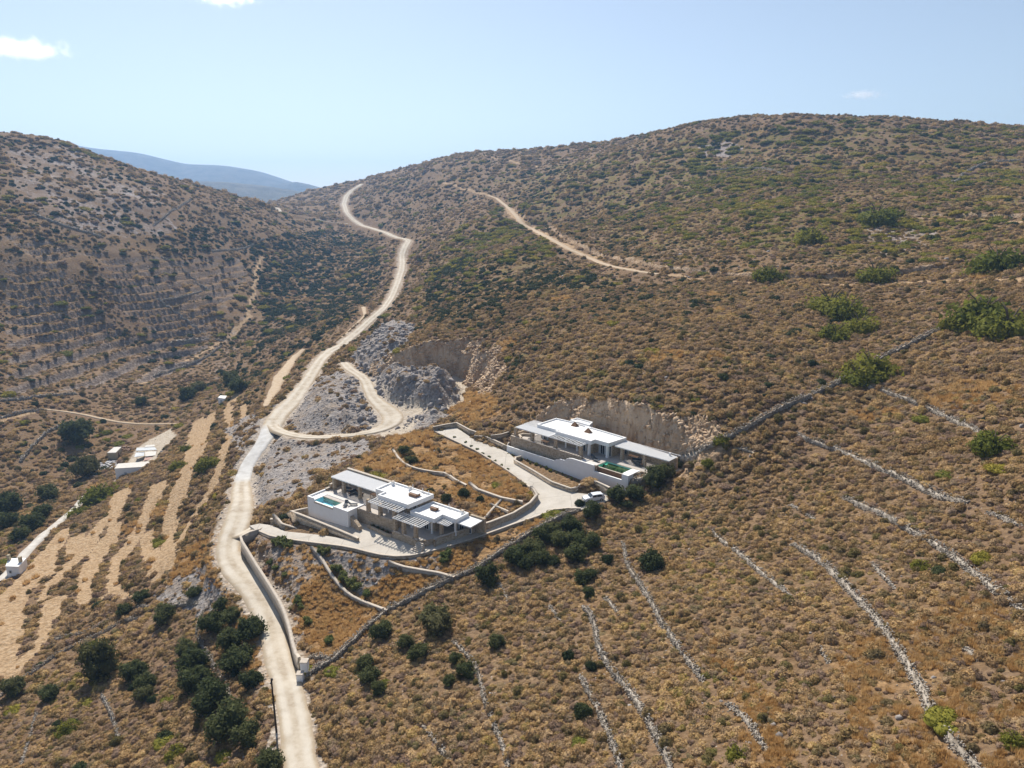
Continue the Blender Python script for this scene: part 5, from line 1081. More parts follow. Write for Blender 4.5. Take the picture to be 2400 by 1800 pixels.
# patio walls below the pool
wl = lambda fr, P: [(*fr.w(x, y), z) for x, y, z in P]
mwall('retaining_wall', 'long straight stone wall below the pool box that tapers away to the right on the driveway', wl(H1, [(-17.3, -3.3, TP+.35), (-18.6, -6.25, TP+.35), (-12, -6.25, TP+.35), (-5, -6.3, TP+.33), (1.2, -6.45, TP+.3)]), .45, 5.0, M['masonry'], M['coping'])
mwall('planter_wall', 'low curved planter wall at the driveway entrance, below the long straight wall', [tuple(at(u, v, z=z)) for u, v, z in ((640,1204,-62.6),(652,1216,-62.9),(660,1226,-63.0),(672,1230,-63.1),(700,1238,-63.3),(728,1246,-63.5),(752,1254,-63.4))], .4, 3.0, M['masonry'], M['coping'])
mwall('garden_wall', 'stepped stone wall end left of the pool box, above the dirt road', wl(H1, [(-18.6, -6.0, TP+.3), (-20.2, -5.4, TP-.3), (-21.4, -5.2, TP-1.1), (-22.5, -5.3, TP-1.8)]), .45, 3.5, M['masonry'], M['coping'])
p = at(639, 1232, z=-65.3); g_ = empty('gate_post', tuple(p)); tag(g_, 'short square stone gate post at the driveway entrance', 'post'); mb = MB(); mb.box(-.3, .3, -.3, .3, -.6, 1.5); mb.build('post_body', M['masonry'], g_); mb = MB(); mb.box(-.35, .35, -.35, .35, 1.502, 1.6); mb.build('cap', M['coping'], g_)
# ---------------------------------------------------------------- upper villa
u_ = House('villa', H2, T2, 'upper white flat-roofed villa with a green pool, set against the cut rock face', 'house')
mk = lambda *a: u_.prism('terrace', list(a), -57.5, T2, M['masonry'])
mk((-11, -2.35), (14.2, -2.35), (14.2, 8), (-11, 8)); mk((14.203, .3), (24.0, .3), (28.4, 2.4), (28.4, 7.5), (14.203, 8)); mk((20.6, -3.3), (22.3, -3.3), (22.9, .297), (20.6, .297)); mk((9.7, -3.45), (14.2, -3.45), (14.2, -2.353), (9.7, -2.353))
for P in ([(-10.8, -2.0), (14.1, -2.0), (14.1, 7.5), (-10.8, 7.5)], [(14.103, .45), (23.8, .45), (28, 2.6), (28, 7), (14.103, 7.5)]): u_.prism('terrace_paving', P, T2+.002, T2+.03, M['paving'])
u_.prism('deck', [(9.8, -3.3), (14.1, -3.3), (14.1, -2.01), (9.8, -2.01)], T2+.003, T2+.035, M['deck'])
u_.roof([(-6.3, .9), (-.02, .9), (0, 0), (10, 0), (10, 1.5), (13.6, 1.5), (14.2, 7.2), (3.7, 7.8), (-1.9, 8.1), (-6.2, 7.7)], T2+2.7, T2+3.6, .3)
u_.roof([(-2.3, 8.15), (3.5, 7.95), (2.6, 10.4), (-2.1, 10.5)], T2+2.8, T2+3.9, .28, name='upper_roof'); u_.prism('wall', [(-2.1, 8.2), (3.2, 8.0), (2.4, 10.2), (-1.9, 10.2)], T2, T2+2.79, M['white'])
u_.prism('wall', [(-6, 2.0), (9.2, 2.0), (9.2, 7.4), (-6, 7.4)], T2+.03, T2+2.695, M['masonry']); u_.prism('wall', [(9.203, 3.1), (13.4, 3.1), (13.8, 7.0), (9.203, 7.2)], T2+.03, T2+2.695, M['masonry'])
u_.prism('wall', [(13.82, 6.6), (27.6, 5.8), (27.6, 6.3), (13.82, 7.1)], T2+.03, T2+2.6, M['masonry'])
for x, dr in ((-4.6, 1), (-2.4, 0), (.7, 0), (3.6, 0), (6.6, 1)): u_.window(x, 1.99, T2+(.05 if dr else .9), .75 if not dr else .9, 2.15 if dr else 1.2)
u_.window(10.9, 3.09, T2+.05, 1.0, 2.2); u_.window(12.7, 3.09, T2+.05, .9, 2.2, shutters=False); u_.window(14.9, 6.55, T2+.05, .9, 2.2, shutters=False)
for x in (-.3, 2.5, 5.7): u_.pillar(x, .75, T2+.03, T2+2.695, .26, 'white', 'white_post', 0)
for x, y in ((9.2, .55), (13.0, 1.95)): u_.pillar(x, y, T2+.03, T2+2.695, .5, 'white', 'white_post', 0)
for x, y in ((-10.4, -1.85), (-5.2, -1.85), (1.7, -1.85), (8.8, -1.9)): u_.pillar(x, y, T2+.03, T2+2.6, .6)
for x, y in ((16.0, 3.15), (21.6, 3.15), (26.6, 3.3)): u_.pillar(x, y, T2+.03, T2+2.59, .55)
u_.pergola(-.1, 8.95, -2.25, -.03, T2+2.8, 13); u_.pergola(-10.3, -6.5, .85, 4.4, T2+2.8, 8)
u_.louvre(-10.0, -.2, -2.3, .82, T2+2.8); u_.louvre(14.25, 27.6, 2.8, 7.3, T2+2.8, yb2=6.0)
u_.prism('front_wall', [(-11.2, -2.75), (9.6, -2.75), (9.6, -2.37), (-11.2, -2.37)], -57.5, T2+.55, M['masonry']); u_.prism('coping', [(-11.2, -2.8), (9.65, -2.8), (9.65, -2.34), (-11.2, -2.34)], T2+.552, T2+.62, M['coping'])
u_.prism('side_wall', [(-11.25, -2.3), (-10.85, -2.3), (-10.85, 3.5), (-11.25, 3.5)], -57, T2+.9, M['masonry'])
prof = [(-11.3, -55.25), (3.1, -55.25), (3.3, -55.0), (3.9, -54.85), (4.6, -54.45), (6.1, -54.4), (6.4, -53.95), (7.2, -53.6), (8.0, -53.45), (13.9, -53.45), (13.95, -54.75), (20.9, -54.75), (20.95, -53.45), (22.5, -53.45), (22.5, -59.0), (-11.3, -59.0)]
mb = MB(); n = len(prof); vs = [(x, -3.95, z) for x, z in prof]+[(x, -3.6, z) for x, z in prof]; mb.add(vs, [tuple(range(n-1, -1, -1)), tuple(range(n, 2*n))]+[(i, (i+1) % n, n+(i+1) % n, n+i) for i in range(n)])
w_ = House('garden_wall', H2, -57.5, 'long white wall with a curved stepped top below the green pool', 'wall'); mb.f = [f[::-1] for f in mb.f]; w_.part('wall_body', mb, M['white']); w_.box('wall_end', 22.15, 22.5, -3.597, .2, -58.5, -53.45, M['white'])
p2 = House('swimming_pool', H2, T2, 'green pool with a brown overflow edge behind the long white wall', 'swimming pool'); ZD = T2-.02
p2.box('pool_floor', 14.2, 20.6, -2.75, .3, -57, ZD-1.0, M['tile_green'])
for b, zt in (((14.203, 14.23, -2.747, .297), ZD), ((20.57, 20.597, -2.747, .297), ZD), ((14.233, 20.567, .27, .297), ZD)): p2.box('pool_lining', *b, ZD-.997, zt-.05, M['tile_green'])
for k in range(3): p2.box('pool_steps', 14.3, 15.6-k*.4, -.9, .26, ZD-.99+k*.22+.002, ZD-.99+(k+1)*.22, M['tile_green'])
p2.box('overflow_wall', 14.2, 20.6, -3.1, -2.753, -57, ZD-.3, M['wood']); p2.box('overflow_lip', 14.2, 20.6, -3.12, -2.80, ZD-.298, ZD-.24, M['coping']); p2.box('catch_basin', 14.2, 20.9, -3.59, -3.103, -57, -55.3, M['masonry'])
mb = MB(); mb.add([(14.24, -2.8, ZD-.27), (20.56, -2.8, ZD-.27), (20.56, .26, ZD-.27), (14.24, .26, ZD-.27)], [(0, 1, 2, 3)]); p2.part('water', mb, M['water_green'])
p2.prism('deck', [(20.62, -3.2), (22.2, -3.2), (22.7, .25), (20.62, .25)], T2+.003, T2+.04, M['white'])
for x, y in ((.3, 6.6), (5.4, 5.0)):
    mb = MB(); z0 = T2+3.305; mb.add([(x-.8, y-.6, z0), (x+.8, y-.6, z0), (x+.8, y+.6, z0), (x-.8, y+.6, z0), (x-.15, y, z0+.95), (x+.25, y, z0+.95)], [(0, 1, 5, 4), (1, 2, 5), (2, 3, 4, 5), (3, 0, 4), (3, 2, 1, 0)])
    o = u_.part('skylight', mb, M['wood']); u_.box('skylight_lid', x-1.1, x+.3, y+.1, y+.9, z0+.97, z0+1.03, M['white'], o)
o = u_.box('chimney', 26.0, 26.3, 5.3, 5.6, T2+2.87, T2+3.5, M['white'])
mwall('garden_wall', 'stone wall behind the upper villa at the foot of the rock face', wl(H2, [(-15.3, 4.9, T2+.8), (-14.8, 7.8, T2+1.0), (-14.6, 8.6, T2+2.2), (-12, 8.6, T2+2.3), (-7.8, 8.4, T2+2.2)]), .4, 4, M['masonry'], M['coping'])
mwall('garden_wall', 'low curved seat wall on the open terrace at the left end of the upper villa', wl(H2, [(-8.8, -1.6, T2+.6), (-10.3, -.8, T2+.6), (-10.2, .4, T2+.6), (-8.6, 1.2, T2+.6), (-8.4, 2.4, T2+.6)]), .35, .58, M['coping'])
# ---------------------------------------------------------------- terrace furniture
def sofa(fr, x, y, z, rz, w, label, m='charcoal', group='outdoor sofas'):
    X, Y = fr.w(x, y); t = empty('outdoor_sofa', (X, Y, z), fr.a+rz); tag(t, label, 'sofa', group)
    mb = MB(); mb.box(-w/2, w/2, -.4, .4, .18, .42); mb.build('seat', M[m], t, bevel=.04); mb = MB(); mb.box(-w/2, w/2, .28, .42, .423, .85); mb.build('backrest', M[m], t, bevel=.04)
    for sg in (-1, 1):
        mb = MB(); mb.box(sg*w/2-.06, sg*w/2+.06, -.42, .27, .425, .62); mb.build('armrest', M['wood'], t)
    for sx in (-1, 1):
        for sy in (-1, 1): mb = MB(); mb.box(sx*(w/2-.1)-.03, sx*(w/2-.1)+.03, sy*.33-.03, sy*.33+.03, 0, .177); mb.build('leg', M['wood'], t)
def lounger(fr, x, y, z, rz, label):
    X, Y = fr.w(x, y); t = empty('sun_lounger', (X, Y, z), fr.a+rz); tag(t, label, 'sun lounger', 'sun loungers')
    mb = MB(); mb.box(-.33, .33, -1.0, .35, .28, .38); mb.build('mattress', M['charcoal'], t, bevel=.03)
    mb = MB(); mb.add([(-.33, .36, .28), (.33, .36, .28), (.33, .95, .78), (-.33, .95, .78), (-.33, .36, .39), (.33, .36, .39), (.33, .88, .86), (-.33, .88, .86)], [(0, 3, 2, 1), (4, 5, 6, 7), (0, 1, 5, 4), (1, 2, 6, 5), (2, 3, 7, 6), (3, 0, 4, 7)]); mb.build('backrest', M['charcoal'], t)
    for sx in (-1, 1):
        for yy in (-.9, .3): mb = MB(); mb.box(sx*.28-.03, sx*.28+.03, yy-.03, yy+.03, 0, .277); mb.build('leg', M['wood'], t)
def table(fr, x, y, z, w, d, label):
    X, Y = fr.w(x, y); t = empty('dining_table', (X, Y, z), fr.a); tag(t, label, 'table')
    mb = MB(); mb.box(-w/2, w/2, -d/2, d/2, .70, .76); mb.build('tabletop', M['wood'], t)
    for sx in (-1, 1):
        for sy in (-1, 1): mb = MB(); mb.box(sx*(w/2-.1)-.04, sx*(w/2-.1)+.04, sy*(d/2-.1)-.04, sy*(d/2-.1)+.04, 0, .698); mb.build('leg', M['wood'], t)
za, z2 = TA+.03, T2+.03
sofa(H1, -12.9, 3.3, za, 0.1, 2.2, 'dark sofa behind the left stone pillar of the lower villa shade roof'); sofa(H1, -10.5, 3.0, za, 1.4, 1.9, 'dark sofa between the two stone pillars, lower villa'); sofa(H1, -9.0, 3.2, za, 3.2, 1.7, 'dark sofa just left of the right stone pillar, lower villa')
table(H1, -5.4, 4.2, za, 2.0, 1.0, 'brown table at the right end of the lower villa shade roof'); lounger(H1, -7.2, -1.9, -58.28, .6, 'grey sun lounger on the white pool box, lower villa')
lounger(H1, -6.2, -1.1, -58.28, 2.2, 'second grey sun lounger nearer the house on the pool box, lower villa')
lounger(H2, 11.4, -.6, z2, 1.2, 'dark sun lounger by the house side of the pool deck, upper villa'); lounger(H2, 12.4, -1.5, z2, 1.5, 'dark sun lounger nearest the green pool, upper villa')
table(H2, 17.6, 5.0, z2, 2.2, 1.0, 'brown dining table under the long shade roof, upper villa'); sofa(H2, 19.2, 4.0, z2, .4, 2.2, 'dark sofa under the long shade roof, left of its middle pillar, upper villa'); sofa(H2, 20.4, 2.6, z2, 3.0, 1.9, 'dark sofa at the sunny edge beside the middle pillar, upper villa')
table(H2, -2.4, -.6, z2, 1.8, 1.1, 'brown table behind the stone wall at the left end of the upper villa')
# ---------------------------------------------------------------- parked car
def car():
    px = at(1391, 1170, z=-56.95); zc = zd1(px[0], px[1]); t = empty('parked_car', (px[0], px[1], zc+.002), math.radians(16)); tag(t, 'white hatchback parked on the concrete pad below the upper villa', 'car')
    W_ = .86; side = [(-2.1, .38), (-2.12, .75), (-1.75, .92), (-.95, 1.0), (-.35, 1.44), (.95, 1.5), (1.75, 1.42), (2.05, 1.0), (2.1, .45), (1.9, .3), (-1.9, .3)]
    mb = MB(); n = len(side); rows = [(-W_, .0), (-W_+.06, .03), (W_-.06, .03), (W_, .0)]
    def yy(z, s): return s*(W_-max(0, z-.95)*.32)
    vs = []
    for s in (-1, 1): vs += [(x, yy(z, s), z) for x, z in side]
    mb.add(vs, [tuple(range(n)), tuple(range(2*n-1, n-1, -1))]+[(i+n, (i+1) % n+n, (i+1) % n, i) for i in range(n)]); b = mb.build('body', M['carpaint'], t, bevel=.06)
    for s in (-1, 1):
        for q in (((-.78, 1.0), (-.28, 1.38), (.35, 1.42), (.35, 1.0)), ((.42, 1.0), (.42, 1.42), (1.0, 1.43), (1.35, 1.38), (1.6, 1.02))):
            mb = MB(); k = len(q); vs = [(x, yy(z, s)+s*.004, z) for x, z in q]+[(x, yy(z, s)-s*.03, z) for x, z in q]; mb.add(vs, [tuple(range(k)), tuple(range(2*k-1, k-1, -1))]); mb.build('side_window', M['glass'], t)
    mb = MB(); mb.add([(-.97, -.72, 1.02), (-.97, .72, 1.02), (-.40, .62, 1.44), (-.40, -.62, 1.44)], [(0, 1, 2, 3)]); mb.v = [(x-.02, y, z+.01) for x, y, z in mb.v]; mb.build('windscreen', M['glass'], t)
    mb = MB(); mb.add([(1.79, -.6, 1.38), (1.79, .6, 1.38), (2.07, .68, 1.04), (2.07, -.68, 1.04)], [(0, 1, 2, 3)]); mb.build('rear_window', M['glass'], t)
    for x in (-1.32, 1.32):
        for s in (-1, 1):
            mb = MB(); mb.tube((x, s*.70, .31), (x, s*.885, .31), .31, n=20); w = mb.build('wheel', M['rubber'], t); mb = MB(); mb.tube((x, s*.87, .31), (x, s*.895, .31), .19, n=14); mb.build('rim', M['shutter'], w)
    for s in (-1, 1):
        mb = MB(); mb.box(-2.16, -2.06, s*.62-.18, s*.62+.18, .62, .78); mb.build('headlight', M['glass'], t); mb = MB(); mb.box(2.03, 2.12, s*.68-.12, s*.68+.12, .75, 1.0); mb.build('tail_light', M['red'], t)
        mb = MB(); mb.box(-.75, -.6, s*.95-.09, s*.95+.09, .98, 1.1); mb.build('wing_mirror', M['carpaint'], t)
    mb = MB(); mb.box(-2.2, -2.1, -.75, .75, .32, .5); mb.build('bumper', M['shutter'], t)
M['carpaint'] = simple('white_car_paint', (.70, .72, .76), .25, .02, 2, spec=.5); M['rubber'] = simple('tyre_rubber', (.02, .02, .02), .9, .1, 5); M['red'] = simple('red_lamp', (.35, .02, .02), .3, .1, 5)
car()
# ---------------------------------------------------------------- trees and large shrubs seen one by one
def crown(name, m, seed, nl=12, leaves=3000, h=1.0, size=.09):
    """lumpy crown of unit radius: dark lobes with leaf-sized faces spread through their outer layer"""
    r_ = np.random.default_rng(seed); Vs = []; Fs = []; k = 0; C_ = []
    for i in range(nl):
        a = i*2.4+r_.random(); rr = .62*math.sqrt((i+.4)/nl); C_.append((math.cos(a)*rr, math.sin(a)*rr, r_.uniform(.35, .95)*h*(1-.45*rr), r_.uniform(.22, .44)))
    for x, y, z, R in C_:
        V, Fc = ICO[2]; f = lump(V, R, .3, int(seed+abs(x)*99)); V = V*f[:, None]*R*.68+(x, y, z); Vs.append(V); Fs.append(Fc+k); k += len(V)
        n = int(leaves/nl); d = r_.normal(size=(n, 3)); d /= np.linalg.norm(d, axis=1)[:, None]; f = lump(d, R, .3, int(seed+abs(x)*99))
        P = d*f[:, None]*R*(r_.uniform(.72, 1.15, n)+.3*r_.random(n)**4)[:, None]+(x, y, z); tv, tf = tris(P, d, size, r_); Vs.append(tv); Fs.append(tf+k); k += len(tv)
    return mesh_np(name, np.concatenate(Vs), np.concatenate(Fs), m)
M['weed'] = mk_leaf('fresh_green_weed', [(.1, (.10, .13, .045)), (.5, (.15, .18, .06)), (.9, (.22, .22, .08))], world=.1, trans=.4)
M['mastic'] = mk_leaf('bright_mastic_foliage', [(.1, (.12, .145, .028)), (.5, (.18, .19, .033)), (.9, (.27, .25, .045))], world=.08, trans=.45)
CR = {'dark': [crown('crown', M['treeleaf'], s, h=hh) for s, hh in ((71, 1.0), (72, 1.15), (73, .9), (74, 1.05))], 'olive': [crown('crown', M['pineleaf'], s, h=1.05, size=.07) for s in (81, 82)], 'green': [crown('crown', M['mastic'], s, h=.55, nl=12) for s in (91, 92, 93)], 'grey': [crown('crown', M['bush'], s, h=.9) for s in (95, 96)], 'young': [crown('crown', M['weed'], 97, nl=5, leaves=700, h=.9, size=.13)]}
def trunk_mesh(seed):
    r_ = random.Random(seed); mb = MB(); mb.tube((0, 0, -.25), (.03, .02, .22), .075, .05, 7); tips = []
    for i in range(5):
        a = i*1.26+r_.random(); p = (math.cos(a)*.22, math.sin(a)*.22, .5+.15*r_.random()); mb.tube((.03, .02, .2), p, .04, .022, 6); mb.tube(p, (p[0]*2.2, p[1]*2.2, p[2]+.25), .022, .008, 5)
    me = bpy.data.meshes.new('trunk'); me.from_pydata(mb.v, [], mb.f); me.materials.append(M['bark']); me.update(); return me
TK = [trunk_mesh(s) for s in (1, 2, 3)]
ORD = ['first', 'second', 'third', 'fourth', 'fifth', 'sixth', 'seventh', 'eighth', 'ninth', 'tenth', 'eleventh', 'twelfth', 'thirteenth', 'fourteenth', 'fifteenth', 'sixteenth', 'seventeenth', 'eighteenth', 'nineteenth', 'twentieth']
tree_n = 0
def plant(u, v, w, kind, label, cat, group, name=None, tall=1.0, bend=0):
    global tree_n
    q = hit(u, v+w*.30); d = math.sqrt(q @ q); R = w*d/F/2*1.12; i = tree_n; tree_n += 1
    nm = name or {'dark': 'evergreen_tree', 'olive': 'olive_tree', 'green': 'spreading_shrub', 'grey': 'evergreen_bush', 'young': 'young_shrub'}[kind]
    t = empty(nm, tuple(q), random.random()*6.28); tag(t, label, cat, group)
    c = link('crown', CR[kind][i % len(CR[kind])], t); c.scale = (R, R, R*tall); c.location = (0, 0, .05*R if kind != 'green' else -.25*R)
    if bend: c.rotation_euler = (bend, 0, 0); t.rotation_euler = (0, 0, 0)
    s = link('trunk', TK[i % 3], t); s.scale = (R, R, R*tall)
    return t
def clump(phrase, kind, L, cat='tree', group=None, adj='dark evergreen tree'):
    L = sorted(L); n = len(L)
    for i, p in enumerate(L):
        big = 'large ' if p[2] >= 58 else ('small ' if p[2] < 34 else '')
        if n == 1: lab = f'{big}{adj} {phrase}'
        elif i == 0: lab = f'leftmost {big}{adj} {phrase}'
        elif i == n-1: lab = f'rightmost {big}{adj} {phrase}'
        else: lab = f'{big}{adj} {phrase}, {ORD[i]} from the left'
        plant(p[0], p[1], p[2], kind, lab, cat, group or (adj+'s '+phrase), tall=p[3] if len(p) > 3 else 1.0)
clump('in the clump by the curved white wall', 'dark', [(498,1459,56),(520,1418,36),(545,1440,46),(588,1475,62),(545,1500,54),(440,1520,46),(456,1550,62),(560,1545,68),(592,1590,46),(465,1590,66),(492,1638,74)])
clump('at the bottom edge beside the road', 'dark', [(533,1692,84),(578,1722,60),(632,1790,62)])
clump('right of the wind-bent olive tree', 'dark', [(318,1570,50),(342,1597,42),(337,1627,36)])
clump('above the parallel walls, lower left', 'dark', [(385,1442,46),(455,1388,32),(335,1396,36),(292,1430,30)])
clump('in the lower left corner scrub', 'dark', [(117,1622,38),(32,1612,42)])
clump('in the dense grove below the parked car', 'dark', [(1207,1302,54),(1250,1276,56),(1272,1250,50),(1302,1237,44),(1338,1228,50),(1314,1264,52),(1354,1256,48),(1384,1270,48),(1348,1296,54),(1263,1307,46),(1296,1314,32),(1228,1290,44),(1230,1320,40)])
clump('below the grove on the central slope', 'dark', [(1363,1352,42),(1379,1388,30),(1380,1345,36)])
clump('beside the parked car', 'dark', [(1386,1196,46)]); clump('on the concrete edge by the car', 'grey', [(1359,1178,24)], cat='bush', adj='grey-green bush')
clump('before the long white wall', 'dark', [(1445,1158,48),(1487,1155,48),(1466,1180,28)])
clump('against the wall beside the upper villa', 'dark', [(1532,1128,46),(1562,1100,50),(1540,1112,56),(1582,1086,36)], cat='bush', adj='dark bushy shrub')
clump('beside the curving terrace wall', 'grey', [(1526,1312,60),(1425,1309,30)], cat='bush', adj='dark round bush')
clump('in the brown scrub below the field wall', 'dark', [(1021,1448,84,1.1)]); clump('tucked against the field wall at its sharp corner', 'dark', [(893,1478,48)])
clump('just below the field wall', 'dark', [(1142,1352,52,1.35)]); clump('at the foot of the largest scrub tree', 'dark', [(951,1504,38),(978,1527,48)])
clump('in the vertical row right of the white pier', 'dark', [(858,1553,40),(866,1582,46),(886,1612,34)])
clump('beside the central broken dry stone wall', 'dark', [(1165,1504,40),(1068,1542,30),(1091,1570,42),(1052,1594,30)]); clump('low among the central terrace walls', 'grey', [(1332,1535,30),(1367,1667,42),(1385,1560,26)], cat='bush', adj='green bush')
clump('inside the long sinuous wall on the golden bank', 'dark', [(947,1056,30),(966,1077,30)]); clump('on the rocky bank behind the lower villa', 'grey', [(1087,1155,30),(1046,1165,26),(1126,1168,20),(1010,1150,20)], cat='bush', adj='dark bush')
clump('beside the farm yard, left valley', 'olive', [(203,1100,54,1.15)], adj='olive-coloured round tree'); plant(240, 1552, 72, 'olive', 'wind-bent olive tree casting a long shadow at the lower left', 'tree', None, name='olive_tree', tall=1.5, bend=.25)
clump('alone on the slope above the farm, left valley', 'dark', [(182,1015,64)], cat='tree'); clump('in the gully below the farm', 'dark', [(16,1180,64),(116,1158,40),(78,1226,44),(50,1252,36),(100,1200,40),(18,1222,38)])
clump('in the gully under the left terraces', 'dark', [(440,925,40),(468,905,36),(560,905,44),(545,890,40),(330,940,26)])
for (u, v, w, lab) in ((1945,695,78,'bright green mastic mat below the track, left part of the pair on the right slope'),(1985,712,72,'bright green mastic mat beside the bare white patch, right part of the pair'),(2300,718,96,'large bright green mastic thicket above the top end of the boundary wall'),(2365,740,90,'bright green mastic thicket touching the right edge'),(2250,745,60,'green shrub mass at the top end of the boundary wall'),(2040,845,84,'long green shrub mat leaning on the boundary wall, upper part'),(2010,868,66,'long green shrub mat leaning on the boundary wall, lower part'),(2330,1028,88,'round yellow-green shrub at the lower end of the second wall, far right'),(1800,634,54,'bright green shrub on the edge of the upper track'),(2050,630,64,'rounded green shrub on the bank above the upper track'),(2335,602,80,'wide yellow-green shrub near the right edge above the track'),(1900,545,54,'yellow shrub standing out alone in the middle of the upper hill'),(2055,494,66,'yellow-green shrub below the upper bank'),(1690,1025,40,'small yellow-green shrub beside the boundary wall'),(1660,1078,34,'low olive shrub right of the boundary wall near the villa'),(2013,750,60,'olive-green shrub mat between the bright mats and the boundary wall'),(1960,770,52,'olive mat left of the shrub mats on the right slope'),
    (235,1148,70,'bright green spreading shrub beside the white farm building'),(182,1193,44,'green shrub at the top of the pale path'),(492,1075,56,'dark green spreading shrub between two tilled strips'),(420,1085,40,'green shrub left of the widest tilled strip'),(438,1045,30,'small green shrub above the tilled strip'),(372,1262,30,'green shrub enclosed between tilled strips'),(160,1700,44,'yellow-green shrub in the lower left scrub'),(145,1702,24,'small green shrub near the bottom left'),(412,1756,42,'pale green shrub at the bottom edge left of the road'),(222,1505,26,'bright green shrub beside the wind-bent olive tree'),(1730,1758,46,'green shrub at the bottom edge beside the short wall segment'),(2160,1320,40,'green and golden shrub right of the widest rubble wall'),(2380,1730,50,'olive-golden shrub in the bottom right corner')):
    plant(u, v, w*(1.3 if v < 900 and u > 1500 else 1), 'green', lab, 'shrub', 'large green shrubs')
clump('inside the lower curved wall', 'young', [(764,1290,26),(787,1329,30),(807,1349,32),(823,1362,30),(835,1373,30),(859,1390,28)], cat='shrub', adj='young olive-green shrub')
clump('below the driveway entrance', 'young', [(650,1266,26),(664,1268,32),(680,1274,26),(752,1287,24)], cat='shrub', adj='young grey-green shrub')
clump('on the pale bank beside the road wall', 'young', [(634,1316,18),(645,1330,20),(667,1347,20),(700,1404,26),(722,1453,26),(706,1420,20),(770,1500,30),(1048,1297,34),(1040,1312,26)], cat='shrub', adj='green weed clump')
clump('along the upper driveway kerb', 'young', [(1104,1045,9),(1118,1052,10),(1132,1062,9),(1147,1070,10),(1161,1080,9),(1176,1090,10),(1092,1036,9),(1190,1099,9),(1065,1024,9)], cat='sapling', adj='tiny sapling')
# plants in the long planter under the white wall
soil = [H2.w(-10.9, -4.05), H2.w(21.8, -4.05)]
for i in range(22):
    s = (i+.5)/22; a = np.array(soil[0])*(1-s)+np.array(soil[1])*s; n_ = np.array(H2.w(0, -1))-np.array(H2.w(0, 0)); p = a+n_*(.5+.9*random.random()); g_ = float(gz(*p))
    r = .22+.3*random.random(); t = empty('planter_shrub', (p[0], p[1], g_)); tag(t, f'green plant under the long white wall, {ORD[i] if i < 20 else ("second last" if i == 20 else "last")} from the left', 'plant', 'plants in the long planter')
    c = link('crown', CR['young' if i % 3 else 'green'][0], t); c.scale = (r, r, r*1.4)
for i, (x, y) in enumerate(((.3, -1.8), (1.6, -1.85), (3.0, -2.0), (4.4, -2.1))):
    X, Y = H1.w(x, y); t = empty('planter_shrub', (X, Y, TP+.55)); tag(t, f'dark plant in the planter in front of the lower villa, {ORD[i]} from the left', 'plant', 'plants before the lower villa'); c = link('crown', CR['grey'][0], t); c.scale = (.45, .3, .4)
# ---------------------------------------------------------------- farm in the left valley
def quad_house(name, label, cat, top, z, zb, m, roofm, group=None, over=.12):
    P = [at(u, v, z=z)[:2] for u, v in top]; c = np.mean(P, 0); root = empty(name, (c[0], c[1], zb)); tag(root, label, cat, group)
    mb = MB(); mb.prism([tuple(p-c) for p in P], -1.5, z-zb-.12); mb.build('wall', m, root); mb = MB(); mb.prism([tuple((p-c)*(1+over/6)) for p in P], z-zb-.118, z-zb+.1); mb.build('roof', roofm, root)
    return root, [p-c for p in P]
def on_face(root, P, i, f0, f1, z0, z1, name, m, proud=.04):
    a = P[i]; b = P[(i+1) % len(P)]; t = b-a; n = np.array((t[1], -t[0])); n /= np.linalg.norm(n); n = n if n @ (a+b) > 0 else -n
    q0 = a+t*f0; q1 = a+t*f1; mb = MB(); mb.prism([tuple(q0-n*.1), tuple(q1-n*.1), tuple(q1+n*proud), tuple(q0+n*proud)], z0, z1); return mb.build(name, m, root)
c5 = lambda x, y: (220+x/11.85, 1010+y/11.85)
M['beige'] = simple('beige_boards', (.42, .36, .25), .85, .12, 3); M['sheet'] = simple('faded_sheet_metal', (.42, .45, .47), .5, .2, 1.2, spec=.3); M['rust'] = simple('pinkish_rusty_sheet', (.36, .22, .18), .7, .2, 2); M['cement'] = simple('cement_roof', (.58, .55, .50), .85, .08, 1)
fz = float(hit(*c5(590, 1370))[2])
R_, P_f = quad_house('farm_building', 'long white flat-roofed farm building with a grey door in the left valley', 'building', [c5(580, 1050), c5(1420, 1000), c5(1590, 850), c5(680, 915)], fz+3.6, fz, M['white'], M['cement'])
dr = on_face(R_, P_f, 0, .29, .37, -.1, 2.1, 'door', M['shutter']); on_face(R_, P_f, 0, .75, .82, 1.2, 2.0, 'window', M['shutter'])
gz_ = float(hit(*c5(540, 780))[2])
R_, P_s = quad_house('shed', 'small beige boarded shed with a pale roof behind the farm yard', 'shed', [c5(375, 610), c5(610, 605), c5(765, 450), c5(560, 455)], gz_+2.7, gz_, M['beige'], M['cement'])
on_face(R_, P_s, 1, .3, .5, 0, 1.9, 'door', M['wood'])
sz_ = float(hit(*c5(1300, 800))[2]); base = at(*c5(1420, 640), z=sz_); R_ = empty('scrap_shelter', tuple(base)); tag(R_, 'patchwork lean-to of grey and pinkish metal sheets behind the white farm building', 'shelter')
